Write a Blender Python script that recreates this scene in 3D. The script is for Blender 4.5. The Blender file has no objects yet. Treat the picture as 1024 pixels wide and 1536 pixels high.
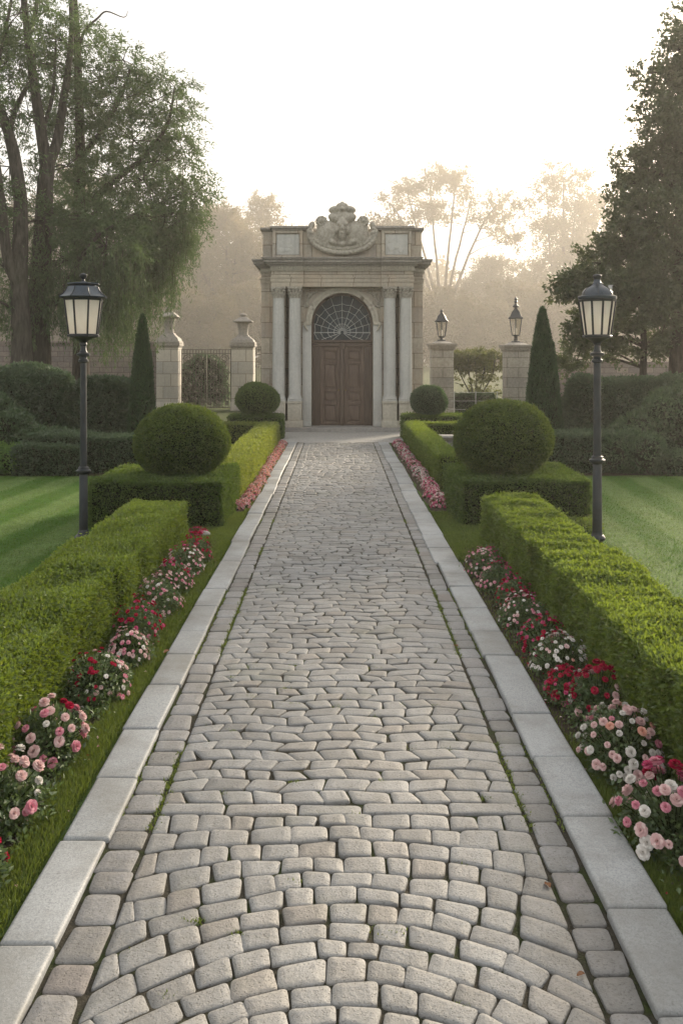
import bpy, bmesh, math, random
import numpy as np
from mathutils import Vector, Matrix, Euler

S = bpy.context.scene
C = S.collection
rng = np.random.default_rng(11)
random.seed(11)
PI = math.pi
R = math.radians

# ------------------------------------------------------------------ numbers
F, HZ, CX, EYE = 1350.0, 535.0, 507.0, 2.2      # lens in pixels of the photo, horizon row, vanishing column, eye height


def gx(px, Y):
    return (px - CX) * Y / F


def gz(py, Y):
    return EYE - (py - HZ) * Y / F


# ------------------------------------------------------------------ tags and objects
def tag(o, label=None, cat=None, group=None, kind=None):
    if label: o['label'] = label
    if cat: o['category'] = cat
    if group: o['group'] = group
    if kind: o['kind'] = kind
    return o


def thing(name, label, cat, loc=(0, 0, 0), rz=0.0, group=None):
    o = bpy.data.objects.new(name, None)
    C.objects.link(o)
    o.location = loc
    o.rotation_euler = (0, 0, rz)
    o.empty_display_size = 0.2
    return tag(o, label, cat, group)


def link(name, me, mats, parent=None):
    if not isinstance(mats, (list, tuple)): mats = [mats]
    for m in mats: me.materials.append(m)
    o = bpy.data.objects.new(name, me)
    C.objects.link(o)
    if parent is not None: o.parent = parent
    return o


def copy_tree(o, parent=None):
    c = o.copy()
    C.objects.link(c)
    if parent is not None: c.parent = parent
    for ch in list(o.children): copy_tree(ch, c)
    return c


class MB:
    """collects solids in one bmesh and links them as one object"""
    def __init__(s): s.bm = bmesh.new()

    def _merge(s, b):
        me = bpy.data.meshes.new('tmp')
        b.to_mesh(me); b.free()
        s.bm.from_mesh(me)
        bpy.data.meshes.remove(me)

    def box(s, lo, hi, bev=0.0, rot=None, seg=2):
        lo, hi = Vector(lo), Vector(hi)
        b = bmesh.new()
        bmesh.ops.create_cube(b, size=1.0)
        d = hi - lo; c = (hi + lo) / 2
        for v in b.verts:
            v.co = Vector((v.co.x * d.x, v.co.y * d.y, v.co.z * d.z))
        if bev > 0:
            bmesh.ops.bevel(b, geom=list(b.edges), offset=min(bev, min(d) * .45), segments=seg, affect='EDGES', profile=.6)
        M = Matrix.Translation(c)
        if rot is not None: M = M @ Euler(rot).to_matrix().to_4x4()
        b.transform(M)
        s._merge(b)
        return s

    def lathe(s, prof, seg=24, c=(0, 0, 0), rot0=0.0, sx=1.0, sy=1.0):
        """prof: (radius, z) from bottom to top, closed at both ends"""
        bm = s.bm
        rings = []
        for r, z in prof:
            ring = []
            for i in range(seg):
                a = rot0 + 2 * PI * i / seg
                ring.append(bm.verts.new((c[0] + r * math.cos(a) * sx, c[1] + r * math.sin(a) * sy, c[2] + z)))
            rings.append(ring)
        for a, b in zip(rings, rings[1:]):
            for i in range(seg):
                j = (i + 1) % seg
                bm.faces.new((a[i], a[j], b[j], b[i]))
        bm.faces.new(list(reversed(rings[0])))
        bm.faces.new(rings[-1])
        return s

    def tube(s, pts, rad, seg=8):
        pts = [Vector(p) for p in pts]
        n = len(pts)
        if not isinstance(rad, (list, tuple)): rad = [rad] * n
        bm = s.bm
        rings = []
        up = None
        for i, p in enumerate(pts):
            t = (pts[min(i + 1, n - 1)] - pts[max(i - 1, 0)])
            if t.length < 1e-9: t = Vector((0, 0, 1))
            t.normalize()
            if up is None:
                up = Vector((1, 0, 0)) if abs(t.x) < .8 else Vector((0, 1, 0))
            u = (up - t * up.dot(t))
            if u.length < 1e-6: u = t.orthogonal()
            u.normalize(); up = u
            w = t.cross(u)
            rings.append([bm.verts.new(p + (u * math.cos(2 * PI * k / seg) + w * math.sin(2 * PI * k / seg)) * rad[i]) for k in range(seg)])
        for a, b in zip(rings, rings[1:]):
            for i in range(seg):
                j = (i + 1) % seg
                bm.faces.new((a[i], a[j], b[j], b[i]))
        bm.faces.new(list(reversed(rings[0]))); bm.faces.new(rings[-1])
        return s

    def prism(s, out, y0, y1):
        """closed outline of (x, z), extruded along y"""
        bm = s.bm
        a = [bm.verts.new((x, y0, z)) for x, z in out]
        b = [bm.verts.new((x, y1, z)) for x, z in out]
        n = len(out)
        bm.faces.new(a); bm.faces.new(list(reversed(b)))
        for i in range(n):
            j = (i + 1) % n
            bm.faces.new((a[j], a[i], b[i], b[j]))
        return s

    def quadband(s, inner, outer, y0, y1):
        """solid between two (x, z) polylines of equal length"""
        for i in range(len(inner) - 1):
            s.prism([inner[i], inner[i + 1], outer[i + 1], outer[i]], y0, y1)
        return s

    def ball(s, c, r, u=12, v=8):
        if not isinstance(r, (list, tuple)): r = (r, r, r)
        b = bmesh.new()
        bmesh.ops.create_uvsphere(b, u_segments=u, v_segments=v, radius=1.0)
        for w in b.verts: w.co = Vector((w.co.x * r[0] + c[0], w.co.y * r[1] + c[1], w.co.z * r[2] + c[2]))
        s._merge(b)
        return s

    def mesh(s, name, sharp=35, weld=False):
        if weld: bmesh.ops.remove_doubles(s.bm, verts=s.bm.verts, dist=1e-4)
        bmesh.ops.recalc_face_normals(s.bm, faces=s.bm.faces)
        me = bpy.data.meshes.new(name)
        s.bm.to_mesh(me); s.bm.free()
        me.polygons.foreach_set('use_smooth', [True] * len(me.polygons))
        me.set_sharp_from_angle(angle=R(sharp))
        return me

    def build(s, name, m, parent=None, sharp=35, weld=False):
        return link(name, s.mesh(name, sharp, weld), m, parent)


def mesh_np(name, V, Q, mi=None, smooth=False):
    """mesh from numpy arrays: V (n,3), Q (m,k) faces of k corners"""
    me = bpy.data.meshes.new(name)
    V = np.ascontiguousarray(V, dtype=np.float32)
    Q = np.ascontiguousarray(Q, dtype=np.int32)
    k = Q.shape[1]
    me.vertices.add(len(V)); me.vertices.foreach_set('co', V.ravel())
    me.loops.add(Q.size); me.loops.foreach_set('vertex_index', Q.ravel())
    me.polygons.add(len(Q))
    me.polygons.foreach_set('loop_start', np.arange(0, Q.size, k, dtype=np.int32))
    if mi is not None: me.polygons.foreach_set('material_index', np.ascontiguousarray(mi, dtype=np.int32))
    me.polygons.foreach_set('use_smooth', np.full(len(Q), bool(smooth)))
    me.update(calc_edges=True)
    return me


def unit(v):
    return v / np.maximum(np.linalg.norm(v, axis=1, keepdims=True), 1e-9)


def rdir(n):
    return unit(rng.normal(size=(n, 3)))


_waves = {}


def wob(P, freq, seed=0, n=7):
    """smooth pseudo noise in about -1..1"""
    key = (seed, n)
    if key not in _waves:
        g = np.random.default_rng(1000 + seed)
        _waves[key] = (unit(g.normal(size=(n, 3))) * g.uniform(.6, 1.5, size=(n, 1)), g.uniform(0, 6.28, n))
    K, ph = _waves[key]
    return np.sin(P @ (K.T * freq) + ph).sum(axis=1) / math.sqrt(n) * .8


def leaf_quads(P, A, N, L, W, fold=.25):
    """one folded rhombus per leaf"""
    n = len(P)
    A = unit(A)
    Sd = unit(np.cross(A, N))
    Nn = np.cross(Sd, A)
    L = np.broadcast_to(np.asarray(L, float).reshape(-1, 1), (n, 1)); W = np.broadcast_to(np.asarray(W, float).reshape(-1, 1), (n, 1))
    mid = P + A * L * .45 + Nn * W * fold
    V = np.empty((n, 4, 3))
    V[:, 0] = P; V[:, 1] = mid + Sd * W * .5; V[:, 2] = P + A * L; V[:, 3] = mid - Sd * W * .5
    Q = np.arange(n * 4).reshape(n, 4)
    return V.reshape(-1, 3), Q


class Leaves:
    """collects quads with a material index each"""
    def __init__(s): s.V = []; s.Q = []; s.M = []; s.n = 0

    def add(s, V, Q, mi=0):
        s.V.append(np.asarray(V, float)); s.Q.append(np.asarray(Q) + s.n)
        s.M.append(np.full(len(Q), mi) if np.isscalar(mi) else np.asarray(mi)); s.n += len(V)
        return s

    def mesh(s, name, smooth=False):
        return mesh_np(name, np.concatenate(s.V), np.concatenate(s.Q), np.concatenate(s.M), smooth)

    def build(s, name, mats, parent=None, smooth=False):
        return link(name, s.mesh(name, smooth), mats, parent)


def grid_quads(nu, nv, wrap=False):
    """faces of a (nu x nv) vertex grid, row major in u"""
    i, j = np.meshgrid(np.arange(nu - 1), np.arange(nv if wrap else nv - 1), indexing='ij')
    j2 = (j + 1) % nv
    return np.stack([i * nv + j, (i + 1) * nv + j, (i + 1) * nv + j2, i * nv + j2], axis=-1).reshape(-1, 4)


# ------------------------------------------------------------------ materials
class NT:
    def __init__(s, name):
        s.m = bpy.data.materials.new(name); s.m.use_nodes = True
        s.t = s.m.node_tree; s.t.nodes.clear()
        s.out = s.n('ShaderNodeOutputMaterial')

    def n(s, typ, **kw):
        nd = s.t.nodes.new(typ)
        for k, v in kw.items(): setattr(nd, k, v)
        return nd

    def set(s, nd, **kw):
        for k, v in kw.items():
            i = nd.inputs[int(k[1:])] if k[0] == '_' else nd.inputs[k.replace('_', ' ')]
            s.put(i, v)
        return nd

    def put(s, inp, v):
        if isinstance(v, bpy.types.NodeSocket): s.t.links.new(v, inp)
        elif isinstance(v, (tuple, list)) and inp.type == 'RGBA' and len(v) == 3: inp.default_value = (*v, 1)
        else: inp.default_value = v

    def coord(s, kind='Object', scale=None):
        c = s.n('ShaderNodeTexCoord').outputs[kind]
        if scale is None: return c
        mp = s.n('ShaderNodeMapping')
        s.put(mp.inputs['Vector'], c)
        mp.inputs['Scale'].default_value = scale
        return mp.outputs[0]

    def noise(s, scale, detail=4, rough=.55, vec=None, w=None, out='Fac'):
        nd = s.n('ShaderNodeTexNoise')
        nd.inputs['Scale'].default_value = scale; nd.inputs['Detail'].default_value = detail; nd.inputs['Roughness'].default_value = rough
        if vec is not None: s.put(nd.inputs['Vector'], vec)
        return nd.outputs[out]

    def ramp(s, fac, *stops):
        nd = s.n('ShaderNodeValToRGB')
        s.put(nd.inputs[0], fac)
        e = nd.color_ramp.elements
        while len(e) < len(stops): e.new(.5)
        for k, (p, c) in zip(e, stops):
            k.position = p
            k.color = (c, c, c, 1) if not isinstance(c, (tuple, list)) else (*c, 1)
        return nd.outputs[0]

    def mix(s, fac, a, b, mode='MIX'):
        nd = s.n('ShaderNodeMix', data_type='RGBA', blend_type=mode)
        s.put(nd.inputs[0], fac); s.put(nd.inputs[6], a); s.put(nd.inputs[7], b)
        return nd.outputs[2]

    def math(s, op, a, b=None, c=None, clamp=False):
        nd = s.n('ShaderNodeMath', operation=op, use_clamp=clamp)
        s.put(nd.inputs[0], a)
        if b is not None: s.put(nd.inputs[1], b)
        if c is not None: s.put(nd.inputs[2], c)
        return nd.outputs[0]

    def bump(s, h, strength=.3, dist=.01, prev=None):
        nd = s.n('ShaderNodeBump')
        nd.inputs['Strength'].default_value = strength; nd.inputs['Distance'].default_value = dist
        s.put(nd.inputs['Height'], h)
        if prev is not None: s.put(nd.inputs['Normal'], prev)
        return nd.outputs[0]

    def island(s):
        return s.n('ShaderNodeNewGeometry').outputs['Random Per Island']

    def pbr(s, color, rough=.6, normal=None, metal=0.0, spec=.5, **kw):
        p = s.n('ShaderNodeBsdfPrincipled')
        s.put(p.inputs['Base Color'], color); s.put(p.inputs['Roughness'], rough)
        p.inputs['Metallic'].default_value = metal
        p.inputs['Specular IOR Level'].default_value = spec
        if normal is not None: s.put(p.inputs['Normal'], normal)
        for k, v in kw.items(): s.put(p.inputs[k.replace('_', ' ')], v)
        s.t.links.new(p.outputs[0], s.out.inputs[0])
        return s.m

    def surface(s, sock):
        s.t.links.new(sock, s.out.inputs[0]); return s.m


def leaf_mat(name, dark, mid, light, trans=.3, tcol=None, nscale=2.0, gloss=.05):
    t = NT(name)
    col = t.ramp(t.island(), (0, dark), (.55, mid), (.972, light), (.98, (light[0] * .9, light[1] * .55, light[2] * .9)), (1, (light[0] * .8, light[1] * .42, light[2] * .8)))
    cl = t.noise(nscale, 3, vec=t.coord('Object'))
    col = t.mix(t.ramp(cl, (.32, 0.0), (.68, 1.0)), t.mix(.35, col, dark), t.mix(.25, col, light))
    d = t.n('ShaderNodeBsdfDiffuse'); t.put(d.inputs[0], col)
    tr = t.n('ShaderNodeBsdfTranslucent')
    t.put(tr.inputs[0], t.mix(.6, col, tcol if tcol else tuple(min(1, c * 2.2) for c in light)))
    m1 = t.n('ShaderNodeMixShader'); m1.inputs[0].default_value = trans
    t.t.links.new(d.outputs[0], m1.inputs[1]); t.t.links.new(tr.outputs[0], m1.inputs[2])
    g = t.n('ShaderNodeBsdfGlossy'); g.inputs['Roughness'].default_value = .5
    g.inputs[0].default_value = (.8, .85, .8, 1)
    m2 = t.n('ShaderNodeMixShader'); m2.inputs[0].default_value = gloss
    t.t.links.new(m1.outputs[0], m2.inputs[1]); t.t.links.new(g.outputs[0], m2.inputs[2])
    return t.surface(m2.outputs[0])


def core_mat(name, col):
    t = NT(name)
    n = t.noise(40, 3, vec=t.coord('Object'))
    return t.pbr(t.ramp(n, (.3, tuple(c * .5 for c in col)), (.7, col)), .95, spec=.1)


M = {}
M['core'] = core_mat('twig_interior', (.018, .02, .01))
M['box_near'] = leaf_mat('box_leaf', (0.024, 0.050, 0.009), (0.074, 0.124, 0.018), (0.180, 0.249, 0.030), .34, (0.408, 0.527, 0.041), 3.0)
M['box_sunlit'] = leaf_mat('box_leaf_sunlit_tint', (0.038, 0.069, 0.013), (0.108, 0.155, 0.024), (0.227, 0.269, 0.040), .36, (0.454, 0.511, 0.053), 3.0)  # box leaf again, lighter and yellower: sunlight on the left row put into the colour
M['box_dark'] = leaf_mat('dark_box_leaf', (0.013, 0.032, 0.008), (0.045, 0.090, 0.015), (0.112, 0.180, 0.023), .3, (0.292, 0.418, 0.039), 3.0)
M['yew'] = leaf_mat('yew_leaf', (0.013, 0.030, 0.008), (0.045, 0.085, 0.017), (0.118, 0.164, 0.023), .3, (0.303, 0.389, 0.039), 5.0)
M['cypress'] = leaf_mat('cypress_leaf', (0.010, 0.029, 0.013), (0.024, 0.065, 0.023), (0.056, 0.112, 0.032), .22, None, 3.0)
M['laurel'] = leaf_mat('hedge_leaf', (0.012, 0.027, 0.012), (0.030, 0.063, 0.025), (0.069, 0.114, 0.043), .25, None, 1.2, .07)
M['shrub'] = leaf_mat('shrub_leaf', (0.012, 0.028, 0.012), (0.036, 0.071, 0.027), (0.078, 0.130, 0.047), .28, None, 1.5, .06)
M['shrub_bright'] = leaf_mat('bright_shrub_leaf', (0.024, 0.055, 0.011), (0.070, 0.146, 0.023), (0.140, 0.244, 0.040), .32, None, 2.0)
M['willow'] = leaf_mat('willow_leaf', (0.014, 0.035, 0.013), (0.042, 0.083, 0.026), (0.084, 0.136, 0.039), .28, (0.194, 0.295, 0.072), .7)
M['evergreen'] = leaf_mat('evergreen_leaf', (0.009, 0.021, 0.009), (0.025, 0.050, 0.018), (0.061, 0.086, 0.026), .32, (0.150, 0.182, 0.044), .8, .06)
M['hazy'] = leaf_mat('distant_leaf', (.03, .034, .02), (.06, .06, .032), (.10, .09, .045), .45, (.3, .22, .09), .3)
M['rose_leaf'] = leaf_mat('rose_leaf', (0.017, 0.038, 0.014), (0.054, 0.102, 0.030), (0.132, 0.190, 0.055), .3, None, 9.0, .07)
M['blade'] = leaf_mat('grass_blade', (0.041, 0.074, 0.013), (0.102, 0.162, 0.025), (0.204, 0.258, 0.043), .35, (0.312, 0.384, 0.048), 2.5)


def stone_mat(name, c1, c2, courses=None, rough=.8, stain=.35, warm=None):
    """weathered limestone; courses = (block length, block height) draws the joints"""
    t = NT(name)
    oc = t.coord('Object')
    big = t.noise(.9, 5, .6, oc); fine = t.noise(14, 6, .65, oc); grit = t.noise(120, 3, .6, oc)
    col = t.ramp(big, (.3, c1), (.7, c2))
    col = t.mix(t.math('MULTIPLY', t.ramp(fine, (.35, 1.0), (.62, 0.0)), stain), col, tuple(c * .55 for c in c1))
    if warm:
        w2 = t.noise(1.7, 4, .6, t.coord('Object', (1, 1, .5)))
        col = t.mix(t.ramp(w2, (.48, 0.0), (.7, .7)), col, warm)
    # rain streaks run down the stone
    st = t.noise(3.0, 5, .6, t.coord('Object', (3.0, 3.0, .22)))
    col = t.mix(t.math('MULTIPLY', t.ramp(st, (.52, 0.0), (.75, 1.0)), .45), col, tuple(c * .45 for c in c2))
    h = t.math('ADD', t.math('MULTIPLY', fine, .7), t.math('MULTIPLY', grit, .3))
    nrm = t.bump(h, .35, .01)
    if courses:
        sx = t.n('ShaderNodeSeparateXYZ'); t.put(sx.inputs[0], oc)
        cb = t.n('ShaderNodeCombineXYZ')
        t.put(cb.inputs[0], t.math('ADD', sx.outputs[0], sx.outputs[1])); t.put(cb.inputs[1], sx.outputs[2])
        b = t.n('ShaderNodeTexBrick'); t.put(b.inputs['Vector'], cb.outputs[0])
        b.inputs['Scale'].default_value = 1.0; b.inputs['Mortar Size'].default_value = .012; b.inputs['Mortar Smooth'].default_value = .3
        b.inputs['Brick Width'].default_value = courses[0]; b.inputs['Row Height'].default_value = courses[1]
        b.inputs['Color1'].default_value = (.82, .82, .84, 1); b.inputs['Color2'].default_value = (1.08, 1.05, 1.0, 1); b.inputs['Mortar'].default_value = (.5, .47, .43, 1)
        col = t.mix(1.0, col, b.outputs['Color'], 'MULTIPLY')
        nrm = t.bump(t.math('SUBTRACT', 1.0, b.outputs['Fac']), .7, .012, nrm)
    return t.pbr(col, rough, nrm, spec=.25)


M['wall_stone'] = stone_mat('wall_stone', (0.394, 0.353, 0.297), (0.540, 0.499, 0.424), (.95, .46), warm=(0.453, 0.364, 0.283))
M['trim_stone'] = stone_mat('trim_stone', (0.426, 0.385, 0.320), (0.540, 0.515, 0.438), None, stain=.45)
M['column_stone'] = stone_mat('column_stone', (0.442, 0.442, 0.423), (0.558, 0.553, 0.520), None, stain=.2)
M['crest_stone'] = stone_mat('crest_stone', (0.315, 0.291, 0.248), (0.520, 0.491, 0.424), None, stain=.6)
M['pier_stone'] = stone_mat('pier_stone', (0.442, 0.425, 0.386), (0.540, 0.516, 0.469), (.62, .5), stain=.25)
M['pier_stone_old'] = stone_mat('weathered_pier_stone', (0.283, 0.277, 0.260), (0.472, 0.454, 0.413), (.8, .36), stain=.45)
M['cap_stone'] = stone_mat('cap_stone', (0.271, 0.251, 0.224), (0.393, 0.366, 0.333), None, stain=.5)
M['step_stone'] = stone_mat('step_stone', (0.253, 0.241, 0.230), (0.368, 0.356, 0.339), None)
M['garden_wall'] = stone_mat('garden_wall_stone', (.20, .17, .16), (.28, .245, .225), (.5, .22), stain=.4)


def sett_mat(name, stops, rough=.55):
    t = NT(name)
    oc = t.coord('Object')
    isl = t.island()
    col = t.ramp(isl, *stops)
    n1 = t.noise(7, 5, .6, oc); n2 = t.noise(60, 5, .7, oc); n3 = t.noise(.6, 3, .5, oc)
    col = t.mix(t.ramp(n1, (.3, .45), (.7, 0.0)), col, (.15, .14, .125))
    col = t.mix(t.ramp(n2, (.35, .3), (.6, 0.0)), col, (.10, .095, .085))
    col = t.mix(t.ramp(n3, (.4, 0.0), (.75, .22)), col, (.36, .34, .30))
    mo = t.noise(1.1, 6, .7, oc)
    col = t.mix(t.ramp(mo, (.55, 0.0), (.72, .38)), col, (.11, .12, .065))
    st = t.noise(1.6, 6, .7, t.coord('Object', (1.0, .6, 1)))
    col = t.mix(t.ramp(st, (.5, 0.0), (.72, .55)), col, (.105, .098, .086))
    pits = t.ramp(t.noise(110, 3, .6, oc), (.58, 0.0), (.68, 1.0))
    col = t.mix(t.math('MULTIPLY', pits, .45), col, (.07, .066, .058))
    h = t.math('ADD', t.math('MULTIPLY', n1, .6), t.math('MULTIPLY', n2, .5))
    nrm = t.bump(t.math('SUBTRACT', h, t.math('MULTIPLY', pits, .25)), .75, .014)
    return t.pbr(col, t.math('MULTIPLY_ADD', n2, .25, rough - .12), nrm, spec=.4)


M['sett'] = sett_mat('sett_granite', ((0, (0.192, 0.195, 0.199)), (.25, (0.288, 0.292, 0.297)), (.5, (0.228, 0.236, 0.246)), (.8, (0.331, 0.335, 0.339)), (.94, (0.274, 0.259, 0.246)), (1, (0.206, 0.194, 0.185))), .58)
M['band'] = sett_mat('band_stone', ((0, (0.206, 0.205, 0.204)), (.4, (0.265, 0.264, 0.271)), (.8, (0.295, 0.301, 0.314)), (1, (0.224, 0.198, 0.194))), .65)


def kerb_material():
    t = NT('kerb_granite')
    oc = t.coord('Object')
    v = t.n('ShaderNodeTexVoronoi'); v.inputs['Scale'].default_value = 170; t.put(v.inputs['Vector'], oc)
    sp = t.ramp(v.outputs['Color'], (.15, (.20, .21, .22)), (.45, (.31, .325, .338)), (.85, (.40, .412, .422)))
    big = t.noise(2.3, 5, .6, oc)
    col = t.mix(t.ramp(big, (.42, 0.0), (.72, .55)), sp, (.19, .195, .20))
    col = t.mix(.35, col, t.ramp(t.island(), (0, (.215, .228, .24)), (1, (.42, .435, .45))))
    edge = t.noise(1.3, 6, .7, oc)
    col = t.mix(t.ramp(edge, (.42, 0.0), (.64, .8)), col, (.175, .17, .155))
    spots = t.noise(22, 4, .6, oc)
    col = t.mix(t.ramp(spots, (.66, 0.0), (.75, .5)), col, (.11, .11, .10))
    return t.pbr(col, .55, t.bump(t.noise(90, 4, .7, oc), .35, .006), spec=.4)


M['kerb'] = kerb_material()


def bed_material():
    t = NT('joint_earth')
    oc = t.coord('Object')
    n = t.noise(3.5, 5, .6, oc); f = t.noise(90, 4, .7, oc)
    col = t.mix(t.ramp(n, (.5, 0.0), (.62, 1.0)), (.078, .071, .056), (.05, .072, .02))
    col = t.mix(t.ramp(f, (.4, .6), (.65, 0.0)), col, (.028, .026, .02))
    return t.pbr(col, .95, t.bump(f, .9, .02), spec=.1)


M['bed'] = bed_material()


def soil_material(name, a, b):
    t = NT(name)
    oc = t.coord('Object')
    f = t.noise(55, 6, .7, oc); n = t.noise(2.5, 4, .6, oc)
    col = t.mix(t.ramp(f, (.35, 0.0), (.65, 1.0)), a, b)
    col = t.mix(t.ramp(n, (.5, 0.0), (.7, .6)), col, (.04, .05, .016))
    return t.pbr(col, .95, t.bump(f, 1.0, .03), spec=.15)


M['soil'] = soil_material('bed_soil', (.022, .015, .011), (.075, .052, .038))
M['earth'] = soil_material('bare_earth', (.05, .038, .028), (.115, .09, .068))
M['chip'] = sett_mat('bark_chip', ((0, (.03, .018, .012)), (.6, (.07, .04, .028)), (1, (.12, .075, .05))), .9)


def stripes(t, oc):
    """mown stripes run away from the viewer, each about 0.43 m wide"""
    sx = t.n('ShaderNodeSeparateXYZ'); t.put(sx.inputs[0], oc)
    wig = t.noise(1.1, 3, .5, oc)
    u = t.math('ADD', t.math('MULTIPLY', sx.outputs[0], 7.4), t.math('MULTIPLY', wig, 1.6))
    u = t.math('ADD', u, t.math('MULTIPLY', sx.outputs[1], -.5))
    st = t.ramp(t.math('MULTIPLY_ADD', t.math('SINE', u), .5, .5), (.28, 0.0), (.72, 1.0))
    m = t.noise(3.2, 5, .65, oc)
    a = t.mix(st, (.082, .178, .032), (.175, .27, .092))
    a = t.mix(t.ramp(m, (.4, 0.0), (.75, .45)), a, (.12, .15, .035))
    return t.mix(t.ramp(t.noise(9, 4, .6, oc), (.45, 0.0), (.75, .4)), a, (.04, .08, .014))


def lawn_material():
    t = NT('lawn_turf')
    oc = t.coord('Object')
    a = stripes(t, oc)
    f = t.noise(45, 5, .75, oc)
    a = t.mix(t.ramp(f, (.35, .75), (.62, 0.0)), a, (.02, .045, .008))
    return t.pbr(a, .85, t.bump(f, 1.0, .03), spec=.1)


M['lawn'] = lawn_material()


def mown_material():
    t = NT('mown_blade')
    a = stripes(t, t.coord('Object'))
    a = t.mix(t.math('MULTIPLY', t.island(), .35), a, (.16, .2, .05))
    d = t.n('ShaderNodeBsdfDiffuse'); t.put(d.inputs[0], a)
    x = t.n('ShaderNodeBsdfTranslucent'); t.put(x.inputs[0], a)
    m = t.n('ShaderNodeMixShader'); m.inputs[0].default_value = .45
    t.t.links.new(d.outputs[0], m.inputs[1]); t.t.links.new(x.outputs[0], m.inputs[2])
    return t.surface(m.outputs[0])


M['mown'] = mown_material()


def ground_material():
    t = NT('rough_ground')
    oc = t.coord('Object')
    n = t.noise(.4, 5, .6, oc); f = t.noise(30, 5, .7, oc)
    col = t.mix(t.ramp(n, (.4, 0.0), (.65, 1.0)), (.035, .05, .016), (.06, .08, .02))
    col = t.mix(t.ramp(f, (.35, .5), (.6, 0.0)), col, (.02, .025, .01))
    return t.pbr(col, .9, t.bump(f, .7, .03), spec=.1)


M['ground'] = ground_material()


def gravel_material():
    t = NT('fine_gravel')
    oc = t.coord('Object')
    v = t.n('ShaderNodeTexVoronoi'); v.inputs['Scale'].default_value = 55; t.put(v.inputs['Vector'], oc)
    col = t.ramp(v.outputs['Color'], (.1, (.22, .215, .2)), (.5, (.34, .33, .32)), (.9, (.46, .45, .43)))
    return t.pbr(col, .7, t.bump(v.outputs['Distance'], .8, .01), spec=.3)


M['gravel'] = gravel_material()


def bark_material(name, a, b, s=1.0):
    t = NT(name)
    v = t.coord('Object', (6 * s, 6 * s, 1.1 * s))
    n = t.noise(2.2, 6, .65, v); n2 = t.noise(.8, 3, .5, t.coord('Object'))
    col = t.ramp(n, (.32, a), (.68, b))
    col = t.mix(t.ramp(n2, (.5, 0.0), (.75, .45)), col, (.07, .075, .045))
    return t.pbr(col, .9, t.bump(n, 1.0, .04), spec=.15)


M['bark'] = bark_material('willow_bark', (.024, .021, .018), (.095, .085, .072))
M['bark_dark'] = bark_material('dark_bark', (.02, .017, .014), (.075, .06, .048))
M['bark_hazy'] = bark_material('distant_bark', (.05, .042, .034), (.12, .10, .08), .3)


def wood_material(name, a, b):
    t = NT(name)
    g = t.noise(3.0, 6, .6, t.coord('Object', (14, 14, .9))); n = t.noise(2.0, 4, .6, t.coord('Object'))
    col = t.ramp(g, (.3, a), (.7, b))
    col = t.mix(t.ramp(n, (.45, 0.0), (.75, .4)), col, tuple(c * .6 for c in a))
    return t.pbr(col, .5, t.bump(g, .35, .006), spec=.35)


M['door'] = wood_material('door_oak', (.085, .056, .043), (.165, .118, .092))
M['door_frame'] = wood_material('door_frame_oak', (.062, .043, .034), (.125, .09, .07))


def metal_material(name, col, rough=.42, metal=.35):
    t = NT(name)
    n = t.noise(9, 5, .6, t.coord('Object')); f = t.noise(70, 3, .6, t.coord('Object'))
    c = t.ramp(n, (.3, tuple(x * .75 for x in col)), (.75, tuple(x * 1.35 for x in col)))
    r = t.math('MULTIPLY_ADD', n, .3, rough - .12)
    return t.pbr(c, r, t.bump(f, .12, .004), metal=metal)


M['iron'] = metal_material('lamp_iron', (.026, .031, .036))
M['roof_metal'] = metal_material('lamp_roof_metal', (.055, .068, .085), .3, .6)
M['gate_iron'] = metal_material('gate_iron', (.085, .078, .06), .45, .4)
M['lead'] = metal_material('window_lead', (0.476, 0.490, 0.476), .5, .2)
M['brass'] = metal_material('old_brass', (.16, .12, .06), .4, .8)


def glass_materials():
    t = NT('leaded_glass')
    n = t.noise(3, 4, .6, t.coord('Object'))
    M['glass_dark'] = t.pbr(t.ramp(n, (.35, (.018, .027, .034)), (.7, (.036, .052, .064))), .22, t.bump(t.noise(7, 2, .5, t.coord('Object')), .25, .02), spec=.12)
    t = NT('frosted_lamp_glass')
    n = t.noise(5, 3, .6, t.coord('Object', (1, 1, .5)))
    col = t.ramp(n, (.3, (.80, .77, .71)), (.7, (.92, .91, .88)))
    d = t.n('ShaderNodeBsdfDiffuse'); t.put(d.inputs[0], col)
    tr = t.n('ShaderNodeBsdfTranslucent'); t.put(tr.inputs[0], col)
    g = t.n('ShaderNodeBsdfGlossy'); g.inputs['Roughness'].default_value = .25
    a = t.n('ShaderNodeMixShader'); a.inputs[0].default_value = .62
    t.t.links.new(d.outputs[0], a.inputs[1]); t.t.links.new(tr.outputs[0], a.inputs[2])
    b = t.n('ShaderNodeMixShader'); b.inputs[0].default_value = .06
    t.t.links.new(a.outputs[0], b.inputs[1]); t.t.links.new(g.outputs[0], b.inputs[2])
    M['frosted'] = t.surface(b.outputs[0])
    t = NT('clear_lamp_glass')
    tr = t.n('ShaderNodeBsdfTransparent'); tr.inputs[0].default_value = (.93, .92, .9, 1)
    g = t.n('ShaderNodeBsdfGlossy'); g.inputs['Roughness'].default_value = .08
    b = t.n('ShaderNodeMixShader'); b.inputs[0].default_value = .12
    t.t.links.new(tr.outputs[0], b.inputs[1]); t.t.links.new(g.outputs[0], b.inputs[2])
    M['clear'] = t.surface(b.outputs[0])
    t = NT('glowing_mantle')
    e = t.n('ShaderNodeEmission'); e.inputs[0].default_value = (1, .72, .42, 1); e.inputs[1].default_value = 1.2
    M['mantle'] = t.surface(e.outputs[0])


glass_materials()


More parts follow.
